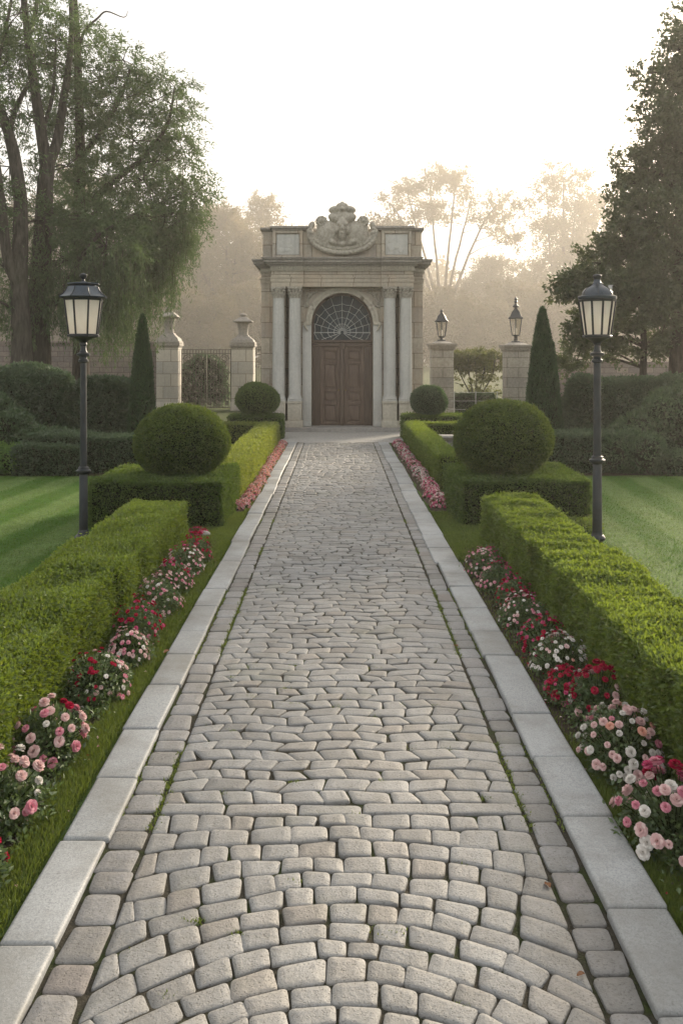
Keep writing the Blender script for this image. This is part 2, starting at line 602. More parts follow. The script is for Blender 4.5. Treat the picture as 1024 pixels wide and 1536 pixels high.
def petal_mat(name, a, b, tr=.3):
    t = NT(name)
    col = t.ramp(t.island(), (0, a), (1, b))
    d = t.n('ShaderNodeBsdfDiffuse'); t.put(d.inputs[0], col)
    x = t.n('ShaderNodeBsdfTranslucent'); t.put(x.inputs[0], col)
    m = t.n('ShaderNodeMixShader'); m.inputs[0].default_value = tr
    t.t.links.new(d.outputs[0], m.inputs[1]); t.t.links.new(x.outputs[0], m.inputs[2])
    return t.surface(m.outputs[0])


M['p_pale'] = petal_mat('pale_pink_petal', (.66, .42, .42), (.82, .66, .64))
M['p_pink'] = petal_mat('pink_petal', (.60, .20, .28), (.76, .42, .48))
M['p_hot'] = petal_mat('hot_pink_petal', (.48, .05, .15), (.66, .16, .28))
M['p_crimson'] = petal_mat('crimson_petal', (.26, .008, .03), (.50, .03, .08))
M['p_white'] = petal_mat('white_petal', (.66, .62, .58), (.82, .80, .77))
M['p_peach'] = petal_mat('peach_petal', (.70, .34, .27), (.80, .52, .42))
M['p_coral'] = petal_mat('coral_petal', (.66, .22, .21), (.78, .42, .38))
# ================================================================== camera, sky, sun
cam = bpy.data.cameras.new('camera')
cam.sensor_fit = 'VERTICAL'; cam.sensor_height = 36.0
cam.lens = 36.0 * F / 1536.0
cam.shift_x = (512 - CX) / 1536.0
cam.shift_y = -(768 - HZ) / 1536.0
cam.clip_start = .05; cam.clip_end = 2000
co = bpy.data.objects.new('camera', cam); C.objects.link(co)
co.location = (0, 0, EYE); co.rotation_euler = (PI / 2, 0, 0)
S.camera = co

SUN_EL, SUN_AZ = R(17), R(33)
w = bpy.data.worlds.new('World'); S.world = w; w.use_nodes = True
nt = w.node_tree; nt.nodes.clear()
sky = nt.nodes.new('ShaderNodeTexSky'); sky.sky_type = 'NISHITA'; sky.sun_disc = False
sky.sun_elevation = SUN_EL; sky.sun_rotation = SUN_AZ
sky.air_density = 1.0; sky.dust_density = 4.0; sky.ozone_density = 1.0; sky.altitude = 50
hs = nt.nodes.new('ShaderNodeHueSaturation'); hs.inputs['Saturation'].default_value = .9
bg = nt.nodes.new('ShaderNodeBackground'); bg.inputs[1].default_value = .15
wo = nt.nodes.new('ShaderNodeOutputWorld')
veil = nt.nodes.new('ShaderNodeMix'); veil.data_type = 'RGBA'      # thin high cloud evens out the morning sky
veil.inputs[0].default_value = .84; veil.inputs[7].default_value = (3.85, 3.77, 3.58, 1)
nt.links.new(sky.outputs[0], hs.inputs['Color']); nt.links.new(hs.outputs[0], veil.inputs[6]); nt.links.new(veil.outputs[2], bg.inputs[0]); nt.links.new(bg.outputs[0], wo.inputs[0])

sl = bpy.data.lights.new('sun', 'SUN'); sl.energy = 5.0; sl.angle = R(14); sl.color = (1.0, .85, .65)
so = bpy.data.objects.new('sun', sl); C.objects.link(so)
so.location = (30, 60, 40)
so.rotation_euler = Vector((-math.sin(SUN_AZ) * math.cos(SUN_EL), -math.cos(SUN_AZ) * math.cos(SUN_EL), -math.sin(SUN_EL))).to_track_quat('-Z', 'Y').to_euler()

S.view_settings.view_transform = 'Standard'; S.view_settings.look = 'None'
S.view_settings.exposure = 0.98; S.view_settings.gamma = 1.0
S.render.engine = 'CYCLES'
cy = S.cycles
cy.max_bounces = 6; cy.diffuse_bounces = 3; cy.glossy_bounces = 2; cy.transmission_bounces = 4; cy.transparent_max_bounces = 6
cy.volume_bounces = 1
cy.use_denoising = True; cy.denoiser = 'OPENIMAGEDENOISE'; cy.denoising_prefilter = 'ACCURATE'; cy.use_adaptive_sampling = False; cy.denoising_input_passes = 'RGB_ALBEDO_NORMAL'
cy.caustics_reflective = False; cy.caustics_refractive = False

# ================================================================== morning haze
HAZE = True
if HAZE:
    t = NT('morning_haze')
    pv = t.n('ShaderNodeVolumePrincipled')
    pv.inputs['Color'].default_value = (.99, .95, .90, 1)
    pv.inputs['Density'].default_value = .0011
    pv.inputs['Anisotropy'].default_value = .5
    t.t.links.new(pv.outputs[0], t.out.inputs['Volume'])
    hz = MB().box((-240, -40, -1.2), (240, 400, 58)).build('haze', t.m)
    tag(hz, kind='stuff')

# ================================================================== ground, lawns, beds


def sheet(name, x0, x1, y0, y1, z, m, n=(2, 2), wobble=0.0, edge=0.0):
    u = np.linspace(0, 1, n[0]); v = np.linspace(0, 1, n[1])
    U, V = np.meshgrid(u, v, indexing='ij')
    P = np.stack([x0 + (x1 - x0) * U, y0 + (y1 - y0) * V, np.full_like(U, z)], -1).reshape(-1, 3)
    if wobble: P[:, 2] += np.maximum(-.003, wobble * (wob(P * [1, 1, 0], 9, 3) * .6 + wob(P * [1, 1, 0], 31, 4) * .4))
    if edge:
        e = (np.abs(V - .5) * 0 + (np.abs(U - .5) > .499)).ravel()
        P[:, 0] += e * edge * wob(P * [0, 1, 0], 6, 5)
    me = mesh_np(name, P, grid_quads(n[0], n[1]), None, True)
    return tag(link(name, me, m), kind='structure')


gr = sheet('ground', -235, 235, -38, 395, 0.0, M['ground'])
sheet('lawn', -15, -2.42, 2.0, 16.75, .006, M['lawn'], (30, 30))
sheet('lawn', 2.3, 15, 2.0, 16.75, .006, M['lawn'], (30, 30))
# turf verges beside the kerbs and the planting beds behind them
sheet('verge', -2.42, -1.2, 1.5, 23.0, .004, M['lawn'], (4, 60))
sheet('verge', 1.25, 2.3, 1.5, 23.0, .004, M['lawn'], (4, 60))
sheet('flower_bed', -1.80, -1.46, 1.8, 10.9, .012, M['soil'], (12, 260), .012, .03)
sheet('flower_bed', 1.38, 1.72, 1.8, 10.3, .012, M['soil'], (12, 260), .012, .03)
sheet('flower_bed', -1.52, -1.27, 12.4, 22.7, .012, M['soil'], (8, 160), .008, .02)
sheet('flower_bed', 1.31, 1.68, 12.7, 22.7, .012, M['earth'], (8, 160), .008, .02)
sheet('soil_strip', 1.275, 1.42, 4.7, 9.6, .009, M['earth'], (6, 120), .008, .03)
sheet('planting_bed', -15, -2.9, 16.5, 24.5, .011, M['soil'], (80, 60), .02)
sheet('planting_bed', 2.9, 15, 16.5, 24.5, .011, M['soil'], (80, 60), .02)

# ================================================================== the cobbled path
XL, XR = -.85, .875


def build_setts(name, polys, m, top=.032, joint=.007, detail=1, tilt=.014):
    """polys: list of (4,2) corner arrays; every sett becomes a worn, rounded pillow of stone"""
    L = Leaves()
    for poly, det in polys:
        P = np.asarray(poly, float)
        c = P.mean(0)
        k = 5 if det else 3
        out = []
        nP = len(P)
        for i in range(nP):
            p, a, b = P[i], P[i - 1], P[(i + 1) % nP]
            da, db = a - p, b - p
            la, lb = np.linalg.norm(da), np.linalg.norm(db)
            r = min(la, lb) * random.uniform(.13, .28)
            q0, q1 = p + da / la * r, p + db / lb * r
            for j in range(k):
                s = j / (k - 1)
                out.append((1 - s) ** 2 * q0 + 2 * s * (1 - s) * p + s * s * q1)
        O = np.array(out)
        d = O - c
        ln = np.linalg.norm(d, axis=1, keepdims=True)
        O = c + d * np.maximum(.3, (ln - joint * .42 - .0004 - .0035 * wob(np.c_[O, np.zeros(len(O))], 26, 8)[:, None]) / ln)
        n = len(O)
        dz = random.gauss(0, .0022); tx, ty = random.gauss(0, tilt), random.gauss(0, tilt)
        rings = []
        for sc, z in ((1.0, -.02), (1.0, top - .009), (.98, top - .003), (.945, top - .0004), (.5, top + .0012)):
            q = c + (O - c) * sc
            h = np.full(n, z + dz)
            if z > 0: h = h + (q - c) @ np.array([tx, ty]) + wob(np.c_[q, np.zeros(n)], 34, 9) * .0016
            rings.append(np.c_[q, h])
        V = np.concatenate(rings)
        Q = grid_quads(5, n, wrap=True)[:, ::-1]
        L.add(V, Q)
        # cap of the last ring as a fan of quads
        base = 4 * n
        fan = [[base + i, base + i + 1, base + n - 2 - i, base + n - 1 - i] for i in range(n // 2 - 1)]
        L.V[-1] = V; L.Q[-1] = np.concatenate([L.Q[-1], np.array(fan) + (L.n - len(V))]); L.M[-1] = np.zeros(len(L.Q[-1]))
    return tag(L.build(name, m, None, True), kind='structure')


def row_polys(curves, x0, x1, wid, det, skew=None, jit=.014):
    """bricks between consecutive row curves (functions of x)"""
    res = []
    for k in range(len(curves) - 1):
        f, g = curves[k], curves[k + 1]
        xs = [x0]
        x = x0 + wid * (random.uniform(.35, .65) if k % 2 else random.uniform(.8, 1.05))
        while x < x1 - wid * .45:
            xs.append(x); x += wid * random.uniform(.74, 1.28)
        xs.append(x1)
        for a, b in zip(xs, xs[1:]):
            sa = skew(a, k) if skew and a > x0 else 0; sb = skew(b, k) if skew and b < x1 else 0
            ja, jb = random.gauss(0, jit * .6), random.gauss(0, jit * .6)
            if a == x0: ja = 0
            if b == x1: jb = 0
            p = [(a - sa + ja, f(a - sa)), (b - sb + jb, f(b - sb)), (b + sb, g(b + sb)), (a + sa, g(a + sa))]
            p = [(min(max(q[0], x0), x1), q[1] + random.gauss(0, jit * .25)) for q in p]
            lo = min(p[2][1] - p[1][1], p[3][1] - p[0][1])
            if lo < .035: continue
            res.append((p, det))
    return res


polys = []
W2 = .865
# near zone: arcs that flatten out towards a straight course at 4.3 m
NEAR_END = 4.28
rows = []
y = .55
k = 0
while y < NEAR_END - .05:
    bow = .46 * (NEAR_END - y)
    rows.append((y, bow)); y += random.uniform(.106, .128)
mk = lambda Y, b, ph: (lambda x: Y - b * ((x - .01) / W2) ** 2 + .012 * math.sin(x * 7 + ph) + .006 * math.sin(x * 19 + ph * 3))
cur = [mk(Y, b, i * 1.7) for i, (Y, b) in enumerate(rows)] + [mk(NEAR_END - .02, 0, 0)]
polys += row_polys(cur, XL, XR, .146, 1, lambda x, k: .055 * rows[min(k, len(rows) - 1)][1] * x / W2 ** 2 * 1.1, .012)
# the straight course of long stones
flat0, flat1 = (lambda x: NEAR_END - .015), (lambda x: NEAR_END + .085)
polys += row_polys([flat0, flat1], XL, XR, .34, 1, None, .006)
# middle zone: overlapping scales, the rows wave and the joints lean both ways
rows = []
y = NEAR_END + .09
MID_END = 7.6
i = 0
while y < MID_END:
    amp = .055 * min(1, (y - NEAR_END) / .45)
    rows.append((y, amp, 1.3 * i)); y += random.uniform(.106, .126); i += 1
NC = 3                                   # scalloped courses: three bows side by side


def bow_x(x):
    u = (x - XL) / (XR - XL) * NC
    return (u - math.floor(min(u, NC - 1e-6)) - .5) * 2


mk2 = lambda Y, a, ph: (lambda x: Y - a * (bow_x(x) ** 2 - .4) + .006 * math.sin(x * 13 + ph))
cur = [(lambda x: NEAR_END + .088)] + [mk2(*r) for r in rows]
polys += row_polys(cur, XL, XR, .172, 1, lambda x, k: .014 * bow_x(x) + .017 * (-1) ** k, .013)
last = rows[-1]
rows2 = []
y = last[0] + .12
while y < 22.75:
    rows2.append((y, random.uniform(0, 6))); y += random.uniform(.10, .124)
fade = lambda Y: .015 + .06 * max(0, 1 - (Y - MID_END) / 6)
mk3 = lambda Y, ph: (lambda x: Y - fade(Y) * (bow_x(x) ** 2 - .4) + .005 * math.sin(x * 8 + ph) + .005 * math.sin(x * 17 + ph * 2))
cur = [mk2(*last)] + [mk3(*r) for r in rows2]
polys += row_polys(cur, XL, XR, .18, 0, lambda x, k: .006 * bow_x(x) + .012 * (-1) ** k, .014)
build_setts('path', polys, M['sett'])


def band(x0, x1):
    ps = []
    y = .9 + random.random() * .1
    while y < 22.6:
        d = random.uniform(.135, .225) if y < 9 else random.uniform(.16, .26)
        e = lambda: random.gauss(0, .006)
        ps.append(([(x0 + e(), y), (x1 + e(), y + e()), (x1 + e(), y + d), (x0 + e(), y + d)], 1 if y < 7 else 0))
        y += d
    return ps


build_setts('path_edging', band(-1.022, -.862) + band(.888, 1.03), M['band'], .03, .009, tilt=.010)


def kerb(x0, x1, shift):
    mb = MB()
    y = .9
    i = 0
    while y < 22.75:
        d = random.uniform(.5, .74) if y < 8 else random.uniform(.7, 1.15)
        if x0 > 0 and y < 9.43 < y + d + .3: d = 9.43 - y
        d = min(d, 22.8 - y)
        if d < .15: break
        s = shift if y > 9.4 else 0
        jx = random.gauss(0, .007)
        mb.box((x0 + s + jx, y + .004, -.05), (x1 + s * .4 + jx, y + d - .004, .052 + random.gauss(0, .003)), .018,
               (random.gauss(0, .005), random.gauss(0, .009), random.gauss(0, .004)), 3)
        y += d
    return tag(mb.build('kerb', M['kerb'], None, 50), kind='structure')


kerb(-1.245, -1.035, 0)
kerb(1.045, 1.285, -.03)
sheet('path_bed', -1.24, 1.28, .8, 22.85, .0205, M['bed'], (24, 220), .006)
sheet('forecourt', -1.75, 1.9, 22.8, 26.4, .02, M['gravel'], (4, 4))

# ================================================================== grass that nobody could count


def blades(name, N, xr, yr, L, W, dens=None, z=.004, lean=.45):
    x = rng.uniform(*xr, N); y = rng.uniform(*yr, N)
    if dens is not None:
        k = dens(x, y) > rng.random(N)
        x, y = x[k], y[k]
    n = len(x)
    A = unit(np.c_[rng.normal(0, lean, n), rng.normal(0, lean, n), np.ones(n)])
    N_ = rdir(n)
    V, Q = leaf_quads(np.c_[x, y, np.full(n, z)], A, N_, rng.uniform(*L, n), rng.uniform(*W, n), .1)
    return V, Q


def near_bias(y0, k):
    return lambda x, y: np.clip(k / np.maximum(y, y0) ** 1.6, 0, 1)


g = Leaves()
edge = lambda x, y: np.clip((-1.25 - x) / .06, 0, 1) * np.clip((x + 1.50 + .035 * np.sin(y * 9) + .02 * np.sin(y * 23)) / .08, 0, 1)
g.add(*blades('g', 78000, (-1.60, -1.225), (1.7, 6.5), (.022, .055), (.0035, .0065), edge))
g.add(*blades('g', 45000, (-1.60, -1.225), (6.5, 12.6), (.022, .05), (.006, .011), edge))
g.add(*blades('g', 16000, (-1.32, -1.225), (12.6, 22.6), (.025, .05), (.012, .02)))
g.add(*blades('g', 30000, (-2.4, -1.25), (10.6, 12.6), (.02, .045), (.007, .012)))
# lawn and verge on the other side
wav = lambda x, y: np.clip((x - 1.285) / .03, 0, 1) * np.clip((1.45 + .04 * np.sin(y * 7) + .02 * np.sin(y * 19) - x) / .08, 0, 1) * np.where(y < 5.0, 1.0, np.where(y < 9.7, .10 + .2 * (x < 1.31), 1.0))
g.add(*blades('g', 72000, (1.275, 1.56), (1.7, 5.2), (.022, .055), (.0035, .0065), wav))
g.add(*blades('g', 34000, (1.275, 1.60), (5.2, 12.6), (.02, .045), (.006, .011), wav))
g.add(*blades('g', 30000, (1.27, 2.6), (9.7, 12.7), (.02, .045), (.007, .012)))
tag(g.build('grass', M['blade']), kind='stuff')
g = Leaves()
g.add(*blades('g', 90000, (-7.5, -2.38), (8.0, 16.7), (.014, .032), (.006, .012), near_bias(8, 34)))
g.add(*blades('g', 90000, (2.28, 7.5), (7.0, 16.7), (.014, .032), (.006, .012), near_bias(7, 30)))
tag(g.build('mown_grass', M['mown']), kind='stuff')

# moss and grass tufts in the joints of the edging and the near setts
g = Leaves()
for x0, sd, n in ((-.856, .014, 5200), (-1.03, .010, 3600), (.882, .012, 4200), (1.036, .008, 1800)):
    x = rng.normal(x0, sd, n); y = rng.uniform(2.4, 12, n)
    k = (wob(np.c_[x * 0, y, y * 0], 4, 21) + .5 * wob(np.c_[x * 0, y, y * 0], 13, 22)) > .1
    x, y = x[k], y[k]; n = len(x)
    g.add(*leaf_quads(np.c_[x, y, np.full(n, .018)], unit(np.c_[rng.normal(0, .6, n), rng.normal(0, .6, n), np.ones(n)]), rdir(n), rng.uniform(.01, .03, n), rng.uniform(.004, .008, n), .1))
for i in range(46):
    cx_, cy_ = random.uniform(-.8, .8), random.uniform(2.5, 6.5)
    n = random.randint(18, 60)
    x = rng.normal(cx_, .018, n); y = rng.normal(cy_, .012, n)
    g.add(*leaf_quads(np.c_[x, y, np.full(n, .018)], unit(np.c_[rng.normal(0, .7, n), rng.normal(0, .7, n), np.ones(n)]), rdir(n), rng.uniform(.012, .026, n), rng.uniform(.004, .007, n), .1))
tag(g.build('moss', M['blade']), kind='stuff')

# bark chips on the flower beds
g = Leaves()
for x0, x1, y0, y1, n in ((-1.82, -1.42, 1.9, 10.6, 9500), (1.36, 1.74, 1.9, 10.2, 9500)):
    x = rng.uniform(x0, x1, n); y = y0 + (y1 - y0) * rng.random(n) ** 1.5
    A = unit(np.c_[rng.normal(0, 1, n), rng.normal(0, 1, n), rng.normal(0, .25, n)])
    g.add(*leaf_quads(np.c_[x, y, rng.uniform(.014, .03, n)], A, np.c_[rng.normal(0, .4, n), rng.normal(0, .4, n), np.ones(n)], rng.uniform(.012, .034, n), rng.uniform(.006, .014, n), .2))
tag(g.build('bark_mulch', M['chip']), kind='stuff')

# a few fallen leaves on the setts and one on the kerb
M['dead_leaf'] = leaf_mat('dead_leaf', (.10, .035, .014), (.20, .08, .03), (.28, .13, .06), .25)
for px, py, rz, sc, lab in ((820, 1341, .4, .62, 'curled reddish brown leaf lying in the joint beside the right edging band'),
                            (870, 1478, 1.9, .5, 'small brown leaf in the joint at the lower right corner of the path'),
                            (683, 976, .9, .6, 'tiny brown leaf by the right edging band halfway up the path'),
                            (250, 992, 2.6, .9, 'dark shrivelled leaf lying on the left granite kerb')):
    Y = F * EYE / (py - HZ)
    u = np.linspace(-1, 1, 7); v = np.linspace(0, 1, 9)
    U, V_ = np.meshgrid(u, v, indexing='ij')
    wd = .42 * np.sin(PI * np.clip(V_, .03, .97)) ** .8
    P = np.stack([U * wd * .05, V_ * .06 - .03, .012 * U * U * (1 - V_ * .4) + .006 * np.sin(V_ * 5) + .006], -1).reshape(-1, 3) * sc
    o = link('fallen_leaf', mesh_np('fallen_leaf', P, grid_quads(7, 9), None, True), M['dead_leaf'])
    o.location = (gx(px, Y), Y, .034 if px > 300 else .064); o.rotation_euler = (.15, .1, rz)
    tag(o, lab, 'leaf', 'fallen leaves')
# ================================================================== the stone gatehouse
GY = 26.6
gh = thing('gatehouse', 'grey limestone gatehouse with paired columns, arched wooden doorway and carved crest', 'gatehouse', (.12, GY, 0))
DW, SPR = .905, 3.18          # half width of the doorway, height of the arch's spring line
TOP = 4.24                    # underside of the entablature

# wall: piers left and right of the doorway (with a slot between the columns) and the spandrels over the arch
mb = MB()
for s in (-1, 1):
    def bx(a, b, y0, y1, z0, z1):
        lo, hi = sorted((s * a, s * b))
        mb.box((lo, y0, z0), (hi, y1, z1), .012)
    bx(DW + .002, 1.555, 0, .9, .14, TOP)
    bx(1.665, 2.04, 0, .9, .14, TOP)
    bx(1.555, 1.665, .62, .9, .14, TOP)
    bx(2.042, 2.41, .24, 2.3, .0, TOP)
N_ARC = 28
arc = [(DW * math.cos(PI - PI * i / N_ARC), SPR + DW * math.sin(PI * i / N_ARC)) for i in range(N_ARC + 1)]
mb.quadband(arc, [(x, TOP) for x, z in arc], .003, .62)
mb.box((-2.41, 1.2, 0), (2.41, 2.298, TOP))
mb.build('wall', M['wall_stone'], gh)
for s in (-1, 1):
    mb = MB()
    lo, hi = sorted((s * (DW + .0), s * (DW + .27)))
    mb.box((lo + .004, -.055, .30), (hi - .004, -.003, SPR - .05), .012)       # jamb pilaster
    lo, hi = sorted((s * (DW - .0), s * (DW + .30)))
    mb.box((lo + .004, -.07, .14), (hi - .004, -.003, .298), .014)
    mb.build('jamb', M['column_stone'], gh)

# archivolt with impost blocks
mb = MB()
for r0, r1, d in ((DW + .002, DW + .09, -.05), (DW + .092, DW + .17, -.085)):
    inn = [(r0 * math.cos(PI - PI * i / N_ARC), SPR + r0 * math.sin(PI * i / N_ARC)) for i in range(N_ARC + 1)]
    out = [(r1 * math.cos(PI - PI * i / N_ARC), min(TOP - .004, SPR + r1 * math.sin(PI * i / N_ARC))) for i in range(N_ARC + 1)]
    mb.quadband(inn, out, d, -.002)
for s in (-1, 1):
    lo, hi = sorted((s * (DW + .004), s * (DW + .24)))
    mb.box((lo, -.11, SPR - .045), (hi, -.004, SPR + .035), .015)
    for k in range(5):
        mb.ball((s * (DW + .2 - .02 * k), -.09, SPR - .06 - .035 * k), (.035 - .004 * k, .03, .03))
mb.build('archivolt', M['trim_stone'], gh, weld=True)
for s in (-1, 1):      # carved leaf scrolls in the spandrels
    mb = MB()
    for i in range(9):
        a = i / 8
        x = s * (DW + .14 - .30 * a * a); z = TOP - .13 - .42 * (1 - a) ** 1.6
        mb.ball((x, -.03, z), (.055 - .018 * a, .035, .045 - .012 * a), 8, 6)
    mb.tube([(s * (DW + .20), -.02, TOP - .62), (s * (DW + .2), -.02, TOP - .06), (s * (DW - .42), -.02, TOP - .06)], .018, 6)
    mb.ball((s * (DW + .06), -.03, TOP - .20), (.07, .04, .06))
    mb.build('spandrel_carving', M['crest_stone'], gh)

# pedestals and columns
col_x = (-1.86, -1.385, 1.385, 1.86)
for x in col_x:
    mb = MB()
    mb.box((x - .235, -.46, .14), (x + .235, -.004, .33), .012)
    mb.box((x - .205, -.43, .332), (x + .205, -.006, .83), .01)
    mb.box((x - .225, -.45, .832), (x + .225, -.005, .90), .014)
    mb.build('pedestal', M['trim_stone'], gh)
    mb = MB()
    prof = [(.176, 1.06)] + [(.181 - .022 * max(0, (i / 10 - .3)) ** 1.3, 1.06 + (3.93 - 1.06) * i / 10) for i in range(1, 11)]
    mb.lathe(prof, 28, (x, -.23, 0))
    c = mb.build('column', M['column_stone'], gh, 40)
    mb = MB()
    mb.box((x - .21, -.44, .902), (x + .21, -.02, .95), .008)
    mb.lathe([(.205, .952), (.218, .975), (.205, 1.0), (.188, 1.01), (.196, 1.035), (.184, 1.06)], 28, (x, -.23, 0))
    mb.build('base', M['column_stone'], c, 40)
    mb = MB()
    mb.lathe([(.162, 3.90), (.18, 3.915), (.165, 3.93), (.158, 3.95), (.17, 4.06), (.19, 4.16), (.2, 4.17)], 24, (x, -.23, 0))
    for row, (zz, rr, n) in enumerate(((3.97, .155, 12), (4.06, .17, 12))):
        for i in range(n):
            a = 2 * PI * (i + .5 * row) / n
            mb.tube([(x + math.cos(a) * rr, -.23 + math.sin(a) * rr, zz - .03), (x + math.cos(a) * (rr + .012), -.23 + math.sin(a) * (rr + .012), zz + .05),
                     (x + math.cos(a) * (rr + .05), -.23 + math.sin(a) * (rr + .05), zz + .085), (x + math.cos(a) * (rr + .06), -.23 + math.sin(a) * (rr + .06), zz + .06)], [.03, .034, .024, .01], 6)
    for a in (PI / 4, 3 * PI / 4, 5 * PI / 4, 7 * PI / 4):
        mb.ball((x + math.cos(a) * .235, -.23 + math.sin(a) * .235, 4.135), (.04, .04, .042), 10, 8)
    mb.box((x - .215, -.445, 4.172), (x + .215, -.015, 4.236), .014)
    mb.build('capital', M['crest_stone'], c, 40)

# entablature, dentils, cornice
mb = MB()


def belt(z0, z1, ex, front, side):
    """one moulding run: the middle, the break over each pair of columns, and the set-back ends"""
    mb.box((-1.13, front + .06 - ex, z0), (1.13, .5, z1), .008)
    for s in (-1, 1):
        lo, hi = sorted((s * 1.132, s * (2.07 + ex)))
        mb.box((lo, front - ex, z0), (hi, .5, z1), .008)
        lo, hi = sorted((s * (2.073 + ex), s * (2.41 + ex)))
        mb.box((lo, side - ex, z0), (hi, 2.3, z1), .008)


belt(4.242, 4.37, 0, -.385, .235)
belt(4.372, 4.49, .018, -.385, .235)
belt(4.492, 4.53, .04, -.385, .235)
belt(4.532, 4.70, 0, -.375, .24)
mb.box((-2.40, .51, 4.242), (2.40, 2.29, 4.84))
mb.build('entablature', M['wall_stone'], gh)
mb = MB()
belt(4.702, 4.735, .05, -.385, .235)
belt(4.737, 4.835, .03, -.385, .235)
nd = 58
for i in range(nd):
    x = -2.06 + 4.12 * (i + .5) / nd
    yf = -.415 if abs(x) > 1.14 else -.355
    mb.box((x - .021, yf - .045, 4.745), (x + .021, yf + .004, 4.83), .004)
mb.build('dentil_course', M['trim_stone'], gh)
mb = MB()
for z0, z1, e in ((4.837, 4.885, .09), (4.887, 4.93, .16), (4.932, 5.01, .21), (5.012, 5.05, .245), (5.052, 5.085, .27)):
    belt(z0, z1, e, -.385, .235)
mb.box((-2.41, .51, 4.842), (2.41, 2.29, 5.08))
mb.build('cornice', M['cap_stone'], gh)

# attic with sunk panels and coping
mb = MB()
mb.box((-2.36, .20, 5.087), (2.36, 1.9, 5.92), .01)
mb.box((-1.15, -.06, 5.087), (1.15, .198, 5.90), .01)
for s in (-1, 1):
    lo, hi = sorted((s * 1.153, s * 2.05))
    mb.box((lo, -.06, 5.087), (hi, .196, 5.92), .01)
    # frame of the sunk panel
    for a, b, z0, z1 in ((1.155, 1.245, 5.09, 5.92), (1.955, 2.045, 5.09, 5.92), (1.247, 1.953, 5.83, 5.918), (1.247, 1.953, 5.09, 5.18)):
        lo, hi = sorted((s * a, s * b))
        mb.box((lo, -.125, z0), (hi, -.062, z1), .012)
mb.build('attic', M['wall_stone'], gh)
for s in (-1, 1):
    mb = MB()
    lo, hi = sorted((s * 1.27, s * 1.93))
    mb.box((lo, -.085, 5.205), (hi, -.0625, 5.805), .01)
    for k in range(7):   # worn relief
        mb.ball((s * 1.6 + random.uniform(-.2, .2), -.085, 5.5 + random.uniform(-.18, .15)), (random.uniform(.08, .16), .02, random.uniform(.07, .14)))
    mb.build('relief_panel', M['column_stone'], gh)
mb = MB()
for z0, z1, e in ((5.922, 5.965, .03), (5.967, 6.04, .075)):
    for s in (-1, 1):
        lo, hi = sorted((s * (1.02 - e * .3), s * (2.05 + e)))
        mb.box((lo, -.125 - e, z0), (hi, 1.9, z1), .012)
        lo, hi = sorted((s * (2.052 + e), s * (2.36 + e)))
        mb.box((lo, .20 - e, z0), (hi, 1.9, z1), .012)
    mb.box((-1.0 + e * .3, .3, z0 - .02), (1.0 - e * .3, 1.898, z1 - .02), .012)
mb.build('coping', M['cap_stone'], gh)

# carved crest: one lump of stone grown from ellipsoids
SC = .0195
mb = MB()


def E(px, py, rx, rz, ry=.1, y=-.16, rot=0.0):
    b = bmesh.new(); bmesh.ops.create_uvsphere(b, u_segments=20, v_segments=14, radius=1)
    Mx = Matrix.Translation(((px - 513) * SC, y, gz(py, GY - .25))) @ Matrix.Rotation(R(rot), 4, 'Y') @ Matrix.Diagonal((rx * SC, ry, rz * SC, 1))
    b.transform(Mx); mb._merge(b)


E(513, 352, 42, 24, .14, -.08)
E(513, 366, 34, 15, .14, -.08)
E(491, 352, 17, 22, .20, -.15, 18); E(535, 352, 17, 22, .20, -.15, -18)
E(484, 341, 10, 14, .14, -.12, 12); E(542, 341, 10, 14, .14, -.12, -12)
E(513, 340, 10, 17, .20, -.2); E(513, 352, 6, 10, .2, -.22); E(508, 337, 4, 4, .18, -.27); E(518, 337, 4, 4, .18, -.27)
E(513, 343, 2.6, 5, .18, -.30); E(513, 350, 5, 2, .2, -.26); E(505, 345, 4, 8, .2, -.23, 15); E(521, 345, 4, 8, .2, -.23, -15)
E(498, 363, 9, 5, .16, -.22, 25); E(529, 363, 9, 5, .16, -.22, -25); E(513, 366, 6, 5, .16, -.2)
E(513, 325, 19, 9, .16, -.14); E(503, 327, 12, 7, .15, -.18, 20); E(523, 327, 12, 7, .15, -.18, -20)
E(501, 313.5, 9, 5.6, .12, -.15, -14); E(525, 313.5, 9, 5.6, .12, -.15, 14)
E(513, 312, 7, 9, .12, -.17); E(513, 304.5, 3.4, 3.4, .08, -.16); E(508, 307, 3.2, 3.2, .09, -.17); E(518, 307, 3.2, 3.2, .09, -.17); E(513, 313, 3.4, 3.4, .09, -.27)
for cx_, s in ((482, -1), (544.5, 1)):
    E(cx_, 333, 7, 9, .11, -.14)
    for k in range(9):
        a = 2 * PI * k / 9
        E(cx_ + 6.2 * math.cos(a), 331.5 + 6 * math.sin(a), 3.2, 2.8, .09, -.19)
    E(cx_, 331.5, 3.6, 3.6, .09, -.23)
    E(cx_ - s * 1, 343, 6, 6, .12, -.16)
    E(513 + s * 47, 339, 5, 9, .09, -.1, s * -22); E(513 + s * 49, 346, 5.2, 4.6, .13, -.14); E(513 + s * 44, 354, 6, 9, .1, -.1, s * 30)
    E(513 + s * 46, 349, 3, 3, .12, -.22)
for k in range(41):
    a = -1 + 2 * k / 40
    px = 513 + 49 * math.sin(a * PI / 2 * .98); py = 349 + 30 * math.cos(a * PI / 2) ** .8
    E(px, py, 4.4, 4.2 - (k % 2) * .5, .12 + .02 * (k % 2), -.17)
    E(px * .96 + 513 * .04, py - 6, 2.6, 2.4, .08, -.22 + .012 * (k % 2))
me = mb.mesh('crest_raw')
ob = bpy.data.objects.new('crest_raw', me); C.objects.link(ob)
md = ob.modifiers.new('r', 'REMESH'); md.mode = 'VOXEL'; md.voxel_size = .017; md.use_smooth_shade = True
